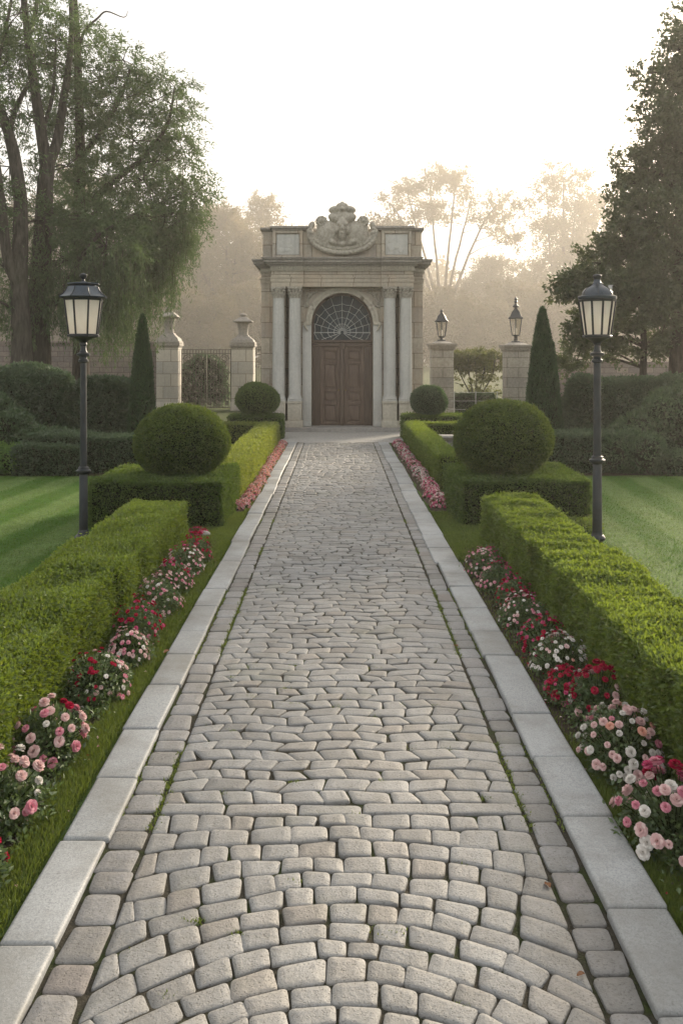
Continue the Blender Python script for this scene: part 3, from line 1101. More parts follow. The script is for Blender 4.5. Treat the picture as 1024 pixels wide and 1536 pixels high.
ms = ob.modifiers.new('s', 'SMOOTH'); ms.factor = .5; ms.iterations = 2
dg = bpy.context.evaluated_depsgraph_get()
me2 = bpy.data.meshes.new_from_object(ob.evaluated_get(dg))
bpy.data.objects.remove(ob)
me2.name = 'crest'
link('crest', me2, M['crest_stone'], gh)

# doorway: frame, two leaves with panels, fanlight
mb = MB()
for s in (-1, 1):
    lo, hi = sorted((s * (DW - .003), s * .66))
    mb.box((lo, .34, .142), (hi, .46, 2.60), .01)
    lo, hi = sorted((s * .80, s * .78)); mb.box((lo, .325, .15), (hi, .345, 2.58), .004)
    lo, hi = sorted((s * .72, s * .70)); mb.box((lo, .325, .15), (hi, .345, 2.58), .004)
mb.box((-.055, .30, .142), (.055, .47, 2.50), .012)
mb.box((-.09, .29, 2.44), (.09, .47, 2.62), .02)
mb.box((-DW + .004, .31, 2.50), (-.092, .47, 2.60), .012); mb.box((.092, .31, 2.50), (DW - .004, .47, 2.60), .012)
mb.box((-DW + .004, .29, 2.622), (DW - .004, .47, 2.70), .014)
mb.build('door_frame', M['door_frame'], gh)
for s in (-1, 1):
    mb = MB()
    lo, hi = sorted((s * .057, s * .657))
    mb.box((lo, .41, .15), (hi, .47, 2.497), .006)
    for a in (.06, .56):
        l2, h2 = sorted((s * (a + .0), s * (a + .095))); mb.box((l2, .37, .152), (h2, .408, 2.495), .008)
    for z0, z1 in ((.152, .25), (.78, .86), (1.17, 1.25), (2.0, 2.08), (2.40, 2.495)):
        l2, h2 = sorted((s * .157, s * .558)); mb.box((l2, .372, z0), (h2, .408, z1), .008)
    leaf = mb.build('door', M['door'], gh)
    for z0, z1 in ((.252, .778), (.862, 1.168), (1.252, 1.998), (2.082, 2.398)):
        mb = MB()
        l2, h2 = sorted((s * .16, s * .555))
        e = .05
        for (a, b, c_, d) in ((l2, h2, z0, z0 + .03), (l2, h2, z1 - .03, z1), (l2, l2 + .03, z0 + .031, z1 - .031), (h2 - .03, h2, z0 + .031, z1 - .031)):
            mb.box((a + .001, .355, c_ + .001), (b - .001, .4, d - .001), .008)
        mb.box((l2 + e, .385, z0 + e), (h2 - e, .4095, z1 - e), .02)
        mb.build('panel', M['door'], leaf)
    mb = MB()
    mb.lathe([(.012, 0), (.03, .015), (.034, .03), (.02, .045)], 12, (0, 0, 0))
    me = mb.mesh('handle'); me.transform(Matrix.Translation((s * .105, .37, 1.2)) @ Matrix.Rotation(PI / 2, 4, 'X'))
    link('handle', me, M['brass'], leaf)
mb = MB()
r = DW - .06
out = [(-r, 2.702)] + [(r * math.cos(PI - PI * i / 24), SPR + r * math.sin(PI * i / 24)) for i in range(25)] + [(r, 2.702)]
mb.prism(out, .40, .42)
fan = mb.build('fanlight', M['glass_dark'], gh)
mb = MB()
ro = DW - .004
mb.quadband([(-r, 2.704)] + [(r * math.cos(PI - PI * i / 24), SPR + r * math.sin(PI * i / 24)) for i in range(25)] + [(r, 2.704)],
            [(-ro, 2.704)] + [(ro * math.cos(PI - PI * i / 24), SPR + ro * math.sin(PI * i / 24)) for i in range(25)] + [(ro, 2.704)], .33, .45)
mb.build('frame', M['door_frame'], fan, weld=True)
mb = MB()
hub = (0.0, 2.93)


def inside(x, z):
    return abs(x) < r and z > 2.71 and (z < SPR or x * x + (z - SPR) ** 2 < r * r)


for k in range(15):
    a = R(-38 + k * (256 / 14))
    d = .12
    while inside(hub[0] + d * math.cos(a), hub[1] + d * math.sin(a)): d += .01
    if d > .18: mb.tube([(hub[0] + .05 * math.cos(a), .392, hub[1] + .05 * math.sin(a)), (hub[0] + d * math.cos(a), .392, hub[1] + d * math.sin(a))], .0085, 5)
for rr in (.12, .26, .45, .66, .86):
    seg = []
    for k in range(61):
        a = R(-44 + 268 * k / 60)
        sag = rr * (1 - .04 * abs(math.sin(k * PI / 60 * 14)))
        x, z = hub[0] + sag * math.cos(a) * .98, hub[1] + sag * math.sin(a) * (1.0 if a < PI and a > 0 else .5)
        if inside(x, z): seg.append((x, .392, z))
        elif len(seg) > 1: mb.tube(seg, .008, 5); seg = []
        else: seg = []
    if len(seg) > 1: mb.tube(seg, .008, 5)
mb.tube([(-r, .392, 2.93), (-.15, .392, 2.93)], .007, 5); mb.tube([(.15, .392, 2.93), (r, .392, 2.93)], .007, 5)
mb.build('tracery', M['lead'], fan)

mb = MB()
mb.box((-2.5, -.62, .0), (2.5, .3, .09), .012); mb.box((-2.44, -.52, .092), (2.44, .3, .139), .012)
mb.box((-.9, -.60, .092), (.9, -.522, .128), .01); mb.box((-.9, .302, .05), (.9, 1.1, .141), .01)
mb.build('step', M['step_stone'], gh)

# ================================================================== gate piers behind the gatehouse
PY = 37.0


def pier(name, label, px0, px1, py_top, Y, m, style):
    x0, x1 = gx(px0, Y), gx(px1, Y)
    h = gz(py_top, Y)
    wd = (x1 - x0)
    t = thing(name, label, 'gate pier', ((x0 + x1) / 2, Y, 0), 0, 'stone piers flanking the gatehouse')
    a = wd / 2
    mb = MB()
    mb.box((-a * .95, -a * .95, 0), (a * .95, a * .95, h - .26), .02)
    mb.box((-a * 1.04, -a * 1.04, 0), (a * 1.04, a * 1.04, .35), .02)
    if style == 'urn':    # raised centre strip on the face
        mb.box((-a * .55, -a * .985, .36), (a * .55, -a * .945, h - .3), .012)
    mb.build('shaft', m, t)
    mb = MB()
    for z0, z1, e in ((h - .258, h - .20, 1.0), (h - .198, h - .10, 1.1), (h - .098, h, 1.2 if style != 'urn' else 1.08)):
        mb.box((-a * e, -a * e, z0), (a * e, a * e, z1), .02)
    mb.build('cap', M['cap_stone'], t)
    return t, h, a


for i, (p0, p1, pt, ft, lab) in enumerate(((237, 271, 512, 460, 'pale stone pier with tall urn finial left of the iron gate, beside the cypress'),
                                         (348, 382, 513, 470, 'pale stone pier with urn finial between the iron gate and the gatehouse'))):
    t, h, a = pier('gate_pier', lab, p0, p1, pt, PY, M['pier_stone'], 'urn')
    H = gz(ft, PY) - h
    mb = MB()
    r4 = math.sqrt(2)
    mb.lathe([(a * .98 * r4, h + .002), (a * .9 * r4, h + .08 * H), (a * .5 * r4, h + .2 * H), (a * .46 * r4, h + .24 * H)], 4, rot0=PI / 4)
    mb.lathe([(a * .46, h + .242 * H), (a * .40, h + .3 * H), (a * .44, h + .45 * H), (a * .52, h + .60 * H), (a * .6, h + .66 * H)], 20)
    mb.lathe([(a * .62 * r4, h + .662 * H), (a * .84 * r4, h + .70 * H), (a * .82 * r4, h + .73 * H), (a * .5 * r4, h + .80 * H), (a * .34 * r4, h + .86 * H)], 4, rot0=PI / 4)
    mb.lathe([(a * .3, h + .862 * H), (a * .24, h + .88 * H), (a * .33, h + .93 * H), (a * .30, h + .98 * H), (a * .12, h + H)], 16)
    mb.build('finial', M['cap_stone'], t, 30)

RY = 33.0
tops = []
for i, (p0, p1, pt, lab) in enumerate(((645, 679, 515, 'weathered square stone pier just right of the gatehouse carrying a small lantern'),
                                    (755, 791, 517, 'weathered square stone pier beside the right cypress carrying a tall lantern'))):
    t, h, a = pier('gate_pier', lab, p0, p1, pt, RY, M['pier_stone_old'], 'lantern')
    mb = MB()
    mb.lathe([(a * .9 * 1.4, h + .002), (a * .55 * 1.4, h + .06), (a * .5 * 1.4, h + .09)], 4, rot0=PI / 4)
    mb.build('lantern_plinth', M['cap_stone'], t)
    tops.append((t.location.x, RY, h + .09))


def pier_lantern(loc, label, s, tall):
    t = thing('pier_lantern', label, 'lantern', loc, .3, 'lanterns on the stone piers')
    mb = MB()
    z = 0
    mb.lathe([(.16 * s, 0), (.17 * s, .03), (.07 * s, .06), (.06 * s, .10 + .1 * tall), (.13 * s, .14 + .1 * tall), (.15 * s, .17 + .1 * tall)], 6)
    zb = .17 + .1 * tall; zt = zb + .52 * s
    for k in range(6):
        a = 2 * PI * k / 6
        mb.tube([(.14 * s * math.cos(a), .14 * s * math.sin(a), zb), (.22 * s * math.cos(a), .22 * s * math.sin(a), zt)], .014 * s, 6)
    mb.build('frame', M['iron'], t)
    mb = MB()
    pr = [(.27 * s, zt), (.28 * s, zt + .03), (.2 * s, zt + .10), (.15 * s, zt + .22 * s), (.08 * s, zt + .30 * s), (.045 * s, zt + .36 * s)]
    mb.lathe(pr, 6)
    q = zt + .361 * s
    mb.lathe([(.05 * s, q), (.065 * s, q + .05), (.03 * s, q + .08), (.02 * s, q + .1)], 12)
    if tall:
        mb.lathe([(.1 * s, q + .03), (.11 * s, q + .06), (.05 * s, q + .12), (.03 * s, q + .18), (.07 * s, q + .22), (.03 * s, q + .28), (.055 * s, q + .32), (.01, q + .42)], 12)
    mb.build('roof', M['iron'], t)
    for k in range(6):
        a0, a1 = 2 * PI * (k + .06) / 6, 2 * PI * (k + .94) / 6
        V = np.array([[.137 * s * math.cos(a0), .137 * s * math.sin(a0), zb + .004], [.137 * s * math.cos(a1), .137 * s * math.sin(a1), zb + .004],
                      [.214 * s * math.cos(a1), .214 * s * math.sin(a1), zt - .004], [.214 * s * math.cos(a0), .214 * s * math.sin(a0), zt - .004]])
        link('pane', mesh_np('pane', V, np.array([[0, 1, 2, 3]])), M['clear'], t)
    mb = MB()
    mb.lathe([(.035 * s, zb), (.035 * s, zb + .2 * s), (.02 * s, zb + .23 * s)], 10)
    mb.build('burner', M['frosted'], t)
    return t


pier_lantern(tops[0], 'small black hexagonal lantern on the pier just right of the gatehouse', 1.0, 0)
pier_lantern(tops[1], 'tall black lantern with pointed finial on the pier beside the right cypress', 1.12, 1)

# ================================================================== wrought iron gate between the left piers
X0, X1 = gx(271, PY) + .03, gx(348, PY) - .03
ZT, ZB = gz(524, PY), .12
ig = thing('iron_gate', 'ornate wrought iron gate with scrollwork between the two left stone piers', 'gate', ((X0 + X1) / 2, PY, 0))
hw = (X1 - X0) / 2
mb = MB()
for z in (ZT, ZT - .16, ZB, ZB + .6): mb.box((-hw, -.02, z - .03), (hw, .02, z), .004)
for x in (-hw, -.012, hw - .035): mb.box((x, -.026, ZB - .1), (x + .035, .026, ZT + .002), .004)
mb.build('frame', M['gate_iron'], ig)
mb = MB()
for i in range(1, 17):
    x = -hw + 2 * hw * i / 17
    mb.tube([(x, 0, ZB), (x, 0, ZT)], .015, 5)
mb.build('bars', M['gate_iron'], ig)
mb = MB()


def scroll(cx_, cz, r, s, up):
    pts = []
    for k in range(36):
        a = k / 35 * 3.6 * PI
        q = r * (1 - .75 * k / 35)
        pts.append((cx_ + s * q * math.cos(a), -.02, cz + up * q * math.sin(a)))
    mb.tube(pts, .018, 5)


for s in (-1, 1):
    for (fx, z, r_) in ((.3, 2.1, .2), (.72, 2.1, .2), (.3, 1.55, .24), (.75, 1.5, .2), (.35, 1.0, .22), (.75, .95, .2), (.5, .4, .16), (.15, .4, .12), (.83, .42, .12)):
        scroll(s * fx * hw, z, r_, s, 1); scroll(s * fx * hw, z - r_ * .9, r_ * .7, -s, -1)
mb.build('scrollwork', M['gate_iron'], ig)
# narrow iron panel between the right pier of that gate and the gatehouse
xa, xb = gx(383, PY) + .05, gx(383, PY) + .75
ip = thing('iron_fence', 'narrow iron fence panel between the left pier and the side of the gatehouse', 'fence', ((xa + xb) / 2, PY, 0))
mb = MB()
for z in (2.5, 2.3, .3): mb.box((-.35, -.015, z - .03), (.35, .015, z), .004)
for i in range(9): mb.tube([(-.34 + .085 * i, 0, .1), (-.34 + .085 * i, 0, 2.62)], .010, 5)
mb.build('frame', M['gate_iron'], ip)
# low wire fence post pair on the right
wf = thing('wire_fence', 'thin low metal fence with slim posts between the two right piers', 'fence', (gx(713, 31.5), 31.5, 0))
mb = MB()
for dx in (-.75, 0, .75): mb.tube([(dx, 0, 0), (dx, 0, .98)], .016, 6)
for z in (.35, .65, .95): mb.tube([(-.9, 0, z), (.9, 0, z)], .006, 5)
mb.build('rails', M['lead'], wf)

# garden walls beyond the hedges
for x0, x1, Y, h, lab in ((-19, gx(236, PY) - .1, 37.6, 2.75, 'low coursed stone garden wall behind the left hedge and cypress'),
                          (gx(795, RY) + .1, 19, 36.5, 1.9, 'low coursed stone garden wall behind the right hedge')):
    mb = MB()
    mb.box((x0, Y - .2, 0), (x1, Y + .2, h), .01); mb.box((x0, Y - .26, h + .002), (x1, Y + .26, h + .1), .02)
    tag(mb.build('garden_wall', M['garden_wall']), lab, 'wall')

# stone trough half hidden behind the right ball
tr = MB()
tr.box((-.42, -.22, 0), (.42, .22, .10), .02); tr.box((-.36, -.18, .102), (.36, .18, .34), .03); tr.box((-.44, -.24, .342), (.44, .24, .42), .025)
o = tr.build('stone_bench', M['pier_stone_old']); o.location = (gx(684, 20.4), 20.4, 0)
tag(o, 'low grey stone bench half hidden behind the large right ball', 'bench')
st = MB()
st.ball((0, 0, .03), (.09, .06, .045), 16, 10)
o = st.build('edging_stone', M['pier_stone_old'], None, 80); o.location = (gx(305, 11.0), 11.0, 0)
tag(o, 'flat pale stone beside the red flowers at the corner of the left box hedge', 'stone')

# ================================================================== the two lamp posts


def lamp_post(loc, label, kind):
    t = thing('lamp_post', label, 'lamp post', loc, R(8 if kind == 'flat' else 3), 'lamp posts on the lawns')
    if kind == 'flat':
        s = .00806; zof = lambda py: EYE - (py - HZ) * s + 0
        n = 8
        base = [(.105, 0), (.105, .025), (.09, .045), (.07, .06), (.066, .085), (.054, .11)]
        zc = zof(706); zn = zof(540)
        pole = [(.052, .11), (.050, zc - .05), (.048, zc - .045)]
        upper = [(.042, zc + .05), (.036, zn - .06), (.035, zn - .03)]
        zg0, zg1, ze = zof(501), zof(451), zof(448)
        rb, rt = .172, .222
    else:
        s = .00756; zof = lambda py: EYE - (py - HZ) * s
        n = 10
        base = [(.066, 0), (.064, .10), (.066, .115), (.088, .125), (.092, .15), (.08, .17), (.062, .185), (.055, .22)]
        zc = zof(690); zn = zof(540)
        pole = [(.055, .22), (.050, zc - .05), (.048, zc - .045)]
        upper = [(.044, zc + .05), (.040, zn - .06), (.038, zn - .03)]
        zg0, zg1, ze = zof(502), zof(453), zof(450)
        rb, rt = .142, .194
    mb = MB(); mb.lathe(base, 24); mb.build('base', M['iron'], t)
    mb = MB(); mb.lathe(pole, 20); mb.lathe([(pole[-1][0], pole[-1][1] + .0005)] + [(upper[0][0], upper[0][1] - .0005)], 20); mb.lathe(upper, 20)
    mb.build('pole', M['iron'], t)
    mb = MB()
    mb.lathe([(.05, zc - .046), (.07, zc - .03), (.088, zc - .012), (.09, zc + .006), (.066, zc + .018), (.058, zc + .034), (.066, zc + .04), (.046, zc + .052)], 24)
    mb.build('collar', M['iron'], t)
    zk = zg0 - .045
    mb = MB()
    mb.lathe([(.042, zn - .032), (.062, zn - .02), (.062, zn), (.046, zn + .012), (.044, zn + .04), (.08, zn + .055), (.082, zn + .078), (.05, zn + .092),
              (.036, zn + .12), (.034, zn + .17), (.044, zn + .18), (.044, zn + .20), (.03, zn + .22), (.038, zk - .06), (.06, zk - .035), (.11, zk - .005), (rb * .9, zk + .004)], 24)
    mb.build('neck', M['iron'], t)
    mb = MB()
    mb.lathe([(rb * .9, zk + .005), (rb + .024, zk + .012), (rb + .026, zk + .03), (rb + .008, zg0)], n, rot0=PI / n)
    bw = .0115 if kind == 'flat' else .0125
    for k in range(n):
        a = 2 * PI * (k + .5) / n
        mb.tube([((rb + .004) * math.cos(a), (rb + .004) * math.sin(a), zg0 - .004), ((rt + .004) * math.cos(a), (rt + .004) * math.sin(a), zg1 + .004)], bw, 6)
    mb.lathe([(rt - .01, zg1), (rt + .014, zg1 + .002), (rt + .018, zg1 + .022), (rt, zg1 + .026)], n, rot0=PI / n)
    mb.build('lantern_frame', M['iron'], t)
    for k in range(n):
        a0, a1 = 2 * PI * (k - .5) / n, 2 * PI * (k + .5) / n
        V = []
        for rr, zz in ((rb, zg0), (rt, zg1)):
            for aa in ((a0, a1) if rr == rb else (a1, a0)): V.append([rr * math.cos(aa), rr * math.sin(aa), zz])
        link('glass_pane', mesh_np('glass_pane', np.array(V), np.array([[0, 1, 2, 3]])), M['frosted'], t)
    mb = MB(); mb.lathe([(.03, zg0), (.03, zg0 + .02), (.022, zg0 + .024), (.022, zg0 + .2), (.01, zg0 + .22)], 12)
    mb.build('light_bulb', M['mantle'], t)
    mb = MB()
    z = zg1 + .027
    if kind == 'flat':
        mb.lathe([(rt - .02, z), (.285, z + .004), (.292, z + .018), (.25, z + .045), (.212, z + .09), (.192, z + .135), (.188, z + .142)], n, rot0=PI / n)
        mb.lathe([(.16, z + .143), (.165, z + .152), (.15, z + .16)], 24)
        mb.lathe([(.188, z + .165), (.197, z + .17), (.197, z + .182), (.10, z + .192), (.03, z + .20), (.022, z + .21)], n, rot0=PI / n)
        rf = mb.build('lantern_roof', M['roof_metal'], t, 22)
        for k in range(n):
            mb = MB()
            a = 2 * PI * (k + .5) / n
            mb.tube([(.292 * math.cos(a), .292 * math.sin(a), z + .02), (.25 * math.cos(a), .25 * math.sin(a), z + .048), (.213 * math.cos(a), .213 * math.sin(a), z + .092), (.192 * math.cos(a), .192 * math.sin(a), z + .138)], .006, 5)
            mb.build('rib', M['iron'], rf)
        mb = MB(); f0 = z + .212
        mb.lathe([(.02, f0), (.016, f0 + .02), (.036, f0 + .04), (.046, f0 + .065), (.045, f0 + .078), (.02, f0 + .088), (.008, f0 + .095)], 16)
    else:
        mb.lathe([(rt - .02, z), (.212, z + .002), (.216, z + .034), (.205, z + .04)], 32)
        dome = [(.172, z + .041), (.172, z + .05)] + [(.172 * math.cos(a), z + .05 + .115 * math.sin(a)) for a in [R(q) for q in range(8, 64, 8)]]
        dome += [(.062, z + .168), (.048, z + .185), (.038, z + .21), (.035, z + .225)]
        mb.lathe(dome, 32)
        rf = mb.build('lantern_roof', M['roof_metal'], t, 30)
        for k in range(6):
            mb = MB()
            a = 2 * PI * (k + .25) / 6
            mb.tube([(q * 1.012 * math.cos(a), q * 1.012 * math.sin(a), zz + .002) for q, zz in dome[1:-2]], .0045, 5)
            mb.build('rib', M['iron'], rf)
        mb = MB(); mb.box((.12, -.03, z + .10), (.165, -.015, z + .155), .004); mb.box((.12, -.028, z + .157), (.175, -.017, z + .165), .003)
        mb.build('bracket', M['lead'], rf)
        mb = MB(); f0 = z + .226
        mb.lathe([(.036, f0), (.038, f0 + .012), (.048, f0 + .028), (.05, f0 + .045), (.04, f0 + .055), (.012, f0 + .062)], 16)
    mb.build('finial', M['iron'], t)
    return t


lamp_post((gx(125.5, 10.88), 10.88, 0), 'black lamp post with flared flat-topped octagonal lantern on the left lawn', 'flat')
lamp_post((gx(895, 10.2), 10.2, 0), 'black lamp post with domed lantern roof on the right lawn', 'dome')
# ================================================================== clipped hedges


def spray(P, N, L, W, out=.55, up=.35, jit=.9):
    """leaf quads standing on the points P with outward normals N"""
    n = len(P)
    A = unit(N * out + rdir(n) * jit + np.array([0, 0, up]))
    Nn = unit(N * .7 + rdir(n) * .8)
    return leaf_quads(P, A, Nn, L * rng.uniform(.7, 1.3, n), W * rng.uniform(.75, 1.25, n), .22)


def box_points(n, d, r):
    """points on the top and the four sides of a rounded box standing on z=0"""
    lx, ly, lz = d
    ar = np.array([lx * ly, ly * lz, ly * lz, lx * lz, lx * lz]); ar = ar / ar.sum()
    f = rng.choice(5, n, p=ar)
    u = rng.uniform(-.5, .5, n); v = rng.random(n)
    P = np.zeros((n, 3))
    k = f == 0; P[k] = np.c_[u[k] * lx, (v[k] - .5) * ly, np.full(k.sum(), lz)]
    for j, s in ((1, -1), (2, 1)):
        k = f == j; P[k] = np.c_[np.full(k.sum(), s * lx / 2), u[k] * ly, v[k] * lz]
    for j, s in ((3, -1), (4, 1)):
        k = f == j; P[k] = np.c_[u[k] * lx, np.full(k.sum(), s * ly / 2), v[k] * lz]
    return round_box(P, d, r)


def round_box(P, d, r):
    lx, ly, lz = d
    I = np.c_[np.clip(P[:, 0], -lx / 2 + r, lx / 2 - r), np.clip(P[:, 1], -ly / 2 + r, ly / 2 - r), np.minimum(P[:, 2], lz - r)]
    N = unit(P - I)
    return I + N * r, N


def box_core(d, r, inset, wf):
    lx, ly, lz = d
    V, Q, n0 = [], [], 0
    st = .09
    def face(nu, nv, fn):
        nonlocal n0
        u, v = np.meshgrid(np.linspace(0, 1, nu), np.linspace(0, 1, nv), indexing='ij')
        V.append(fn(u.ravel(), v.ravel())); Q.append(grid_quads(nu, nv) + n0); n0 += nu * nv
    nx, ny, nz = [max(3, int(q / st)) for q in d]
    one = lambda a, c: np.full_like(a, c)
    face(nx, ny, lambda u, v: np.c_[(u - .5) * lx, (v - .5) * ly, one(u, lz)])
    for s in (-1, 1):
        face(ny, nz, lambda u, v: np.c_[one(u, s * lx / 2), (u - .5) * ly, v * lz])
        face(nx, nz, lambda u, v: np.c_[(u - .5) * lx, one(u, s * ly / 2), v * lz])
    P, N = round_box(np.concatenate(V), d, r)
    P = P + N * (wf(P)[:, None] - inset)
    return P, np.concatenate(Q)


def hedge_box(L, c, d, dens, leaf, r=.05, lump=.018, seed=1, rz=0.0, deep=.05, lf=5.0):
    """adds one clipped block of hedge (centre c on the ground, size d) to the collector L"""
    lx, ly, lz = d
    off = np.array([c[0] * 1.0, c[1] * 1.0, 0])
    wf = lambda P: lump * (wob(P + off, lf, seed) + .7 * wob(P + off, lf * 2.7, seed + 1))
    area = lx * ly + 2 * lz * (lx + ly)
    n = int(area * dens)
    P, N = box_points(n, d, r)
    dep = np.minimum(rng.exponential(deep * .45, n), deep * 1.6)
    stray = (rng.random(n) < .10) * rng.uniform(0, leaf[0] * .9, n) + (rng.random(n) < .012) * rng.uniform(.01, .045, n)
    P = P + N * (wf(P) - dep + stray)[:, None]
    V, Q = spray(P, N, leaf[0], leaf[1])
    cV, cQ = box_core(d, r, deep * 1.05, wf)
    cs, sn = math.cos(rz), math.sin(rz)
    for A, B, mi in ((V, Q, 0), (cV, cQ, 1)):
        A = A.copy()
        x, y = A[:, 0].copy(), A[:, 1].copy()
        A[:, 0] = c[0] + x * cs - y * sn; A[:, 1] = c[1] + x * sn + y * cs
        A[:, 2] = np.maximum(A[:, 2], .0) + (c[2] if len(c) > 2 else 0)
        L.add(A, B, mi)


def hedge(name, label, blocks, dens, leaf, m, group, **kw):
    x, y = blocks[0][0][0], blocks[0][0][1]
    L = Leaves()
    for c, d in blocks:
        hedge_box(L, (c[0] - x, c[1] - y) + tuple(c[2:]), d, dens, leaf, **kw)
    o = L.build(name, [M[m], M['core']])
    o.location = (x, y, 0)
    return tag(o, label, 'hedge', group)


# the two long hedges along the near part of the path, grown and clipped in uneven lengths
lb = []
for y0, y1, xr, h, wl in ((2.0, 4.52, -1.69, .51, -2.38), (4.55, 5.72, -1.725, .525, -2.37), (5.76, 7.02, -1.765, .51, -2.40), (7.05, 8.32, -1.73, .52, -2.38), (8.35, 10.6, -1.77, .50, -2.40)):
    lb.append((((xr + wl) / 2, (y0 + y1) / 2), (xr - wl, y1 - y0, h)))
hedge('long_hedge', 'long clipped box hedge stepping along the left flower bed in the foreground', lb, 15000, (.031, .0155), 'box_near', 'clipped hedges', seed=3, lump=.03, r=.035, lf=6, deep=.075)
rb_ = []
for y0, y1, xl, h, wr in ((2.0, 4.6, 1.70, .62, 2.31), (4.62, 6.2, 1.665, .60, 2.29), (6.22, 7.8, 1.68, .595, 2.29), (7.82, 10.25, 1.65, .60, 2.26)):
    rb_.append((((xl + wr) / 2, (y0 + y1) / 2), (wr - xl, y1 - y0 + .03, h)))
hedge('long_hedge', 'long clipped box hedge with yellow green top along the right flower bed in the foreground', rb_, 15000, (.031, .0155), 'box_near', 'clipped hedges', seed=8, lump=.026, r=.035, lf=6, deep=.075)
# square hedges that carry the large balls
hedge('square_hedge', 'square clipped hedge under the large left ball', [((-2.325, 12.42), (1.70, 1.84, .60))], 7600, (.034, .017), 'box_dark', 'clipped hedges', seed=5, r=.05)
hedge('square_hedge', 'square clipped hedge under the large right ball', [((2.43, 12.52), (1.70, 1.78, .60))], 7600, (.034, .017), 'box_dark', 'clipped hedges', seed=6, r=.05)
# rows running on to the gatehouse, each turning outwards at its end
hedge('row_hedge', 'sunlit yellow green hedge running from the left square hedge towards the gatehouse', [((-1.70, 17.9), (.44, 9.1, .57)), ((-2.75, 22.25), (1.66, .42, .55))], 4200, (.045, .022), 'box_sunlit', 'clipped hedges', seed=10, r=.06, lump=.016)
hedge('row_hedge', 'clipped hedge running behind the right square hedge towards the gatehouse', [((1.86, 18.7), (.42, 7.8, .56)), ((2.85, 22.4), (1.56, .42, .55))], 4200, (.045, .022), 'box_near', 'clipped hedges', seed=11, r=.06, lump=.016)
# low blocks in front of the gatehouse under the small balls
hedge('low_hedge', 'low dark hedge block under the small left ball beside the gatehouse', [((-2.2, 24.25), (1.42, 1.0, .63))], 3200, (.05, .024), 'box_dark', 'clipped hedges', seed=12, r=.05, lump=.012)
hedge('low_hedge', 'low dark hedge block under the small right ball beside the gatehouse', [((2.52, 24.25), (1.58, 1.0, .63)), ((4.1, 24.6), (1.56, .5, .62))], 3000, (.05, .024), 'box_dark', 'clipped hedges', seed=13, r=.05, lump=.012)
# lower clipped hedges at the far side of the lawns
hedge('border_hedge', 'knee high clipped hedge at the far edge of the left lawn', [((-4.6, 17.3), (2.6, .9, .70)), ((-5.35, 16.75), (1.3, .5, .55))], 3200, (.05, .026), 'laurel', 'clipped hedges', seed=14, r=.09, lump=.03, lf=3)
hedge('border_hedge', 'knee high clipped hedge at the far edge of the right lawn', [((4.15, 17.3), (2.5, .9, .74))], 3200, (.05, .026), 'laurel', 'clipped hedges', seed=15, r=.09, lump=.03, lf=3)
# tall dark hedges behind
hedge('tall_hedge', 'tall dark hedge behind the left lawn under the willows', [((-11.6, 22.3), (3.6, 1.7, 1.98)), ((-8.2, 22.5), (3.4, 1.5, 1.86)), ((-5.85, 22.6), (1.5, 1.4, 1.74))], 2300, (.085, .045), 'laurel', 'clipped hedges', seed=16, r=.42, lump=.14, lf=1.9, deep=.14)
hedge('tall_hedge', 'tall dark hedge behind the right lawn under the evergreen tree', [((6.9, 22.5), (2.4, 1.5, 1.74)), ((10.6, 22.4), (5.2, 1.6, 1.84))], 2300, (.085, .045), 'laurel', 'clipped hedges', seed=17, r=.38, lump=.13, lf=1.9, deep=.14)
hedge('garden_hedge', 'short green hedge behind the wire fence between the right piers', [((gx(700, 34.5), 34.5), (2.0, .6, .75))], 1600, (.08, .04), 'shrub', 'clipped hedges', seed=18, r=.08)


# ================================================================== topiary balls


def ellipsoid_core(L, c, r, inset, wf, mi=1, nu=30, nv=18):
    a, b = np.meshgrid(np.linspace(0, 2 * PI, nu, endpoint=False), np.linspace(.02, PI - .02, nv), indexing='ij')
    D = np.c_[(np.cos(a) * np.sin(b)).ravel(), (np.sin(a) * np.sin(b)).ravel(), np.cos(b).ravel()]
    P = D * (np.asarray(r) - inset)
    P = P + D * wf(P)[:, None]
    i, j = np.meshgrid(np.arange(nu), np.arange(nv - 1), indexing='ij'); i2 = (i + 1) % nu
    Q = np.stack([i * nv + j, i2 * nv + j, i2 * nv + j + 1, i * nv + j + 1], -1).reshape(-1, 4)
    P = P + np.asarray(c); P[:, 2] = np.maximum(P[:, 2], 0)
    L.add(P, Q, mi)


def ball_leaves(L, c, r, dens, leaf, lump=.02, seed=1, deep=.05, lf=4.0, flat=-2.0, up=.2, core=True, mi=0):
    r = np.asarray(r, float)
    area = 4 * PI * ((r[0] * r[1]) ** 1.6 / 3 + (r[0] * r[2]) ** 1.6 / 3 + (r[1] * r[2]) ** 1.6 / 3) ** (1 / 1.6)
    n = int(area * dens)
    D = rdir(n); D = D[D[:, 2] > flat]; n = len(D)
    off = np.asarray(c) * 1.3
    wf = lambda P: lump * (wob(P + off, lf, seed) + .8 * wob(P + off, lf * 2.6, seed + 1))
    P = D * r
    N = unit(D / r)
    dep = np.minimum(rng.exponential(deep * .5, n), deep * 1.7)
    stray = (rng.random(n) < .08) * rng.uniform(0, leaf[0] * .8, n)
    P = P + N * (wf(P) - dep + stray)[:, None] + np.asarray(c)
    k = P[:, 2] > 0.0
    V, Q = spray(P[k], N[k], leaf[0], leaf[1], up=up)
    L.add(V, Q, mi)
    if core: ellipsoid_core(L, c, r, deep * 1.05, wf)


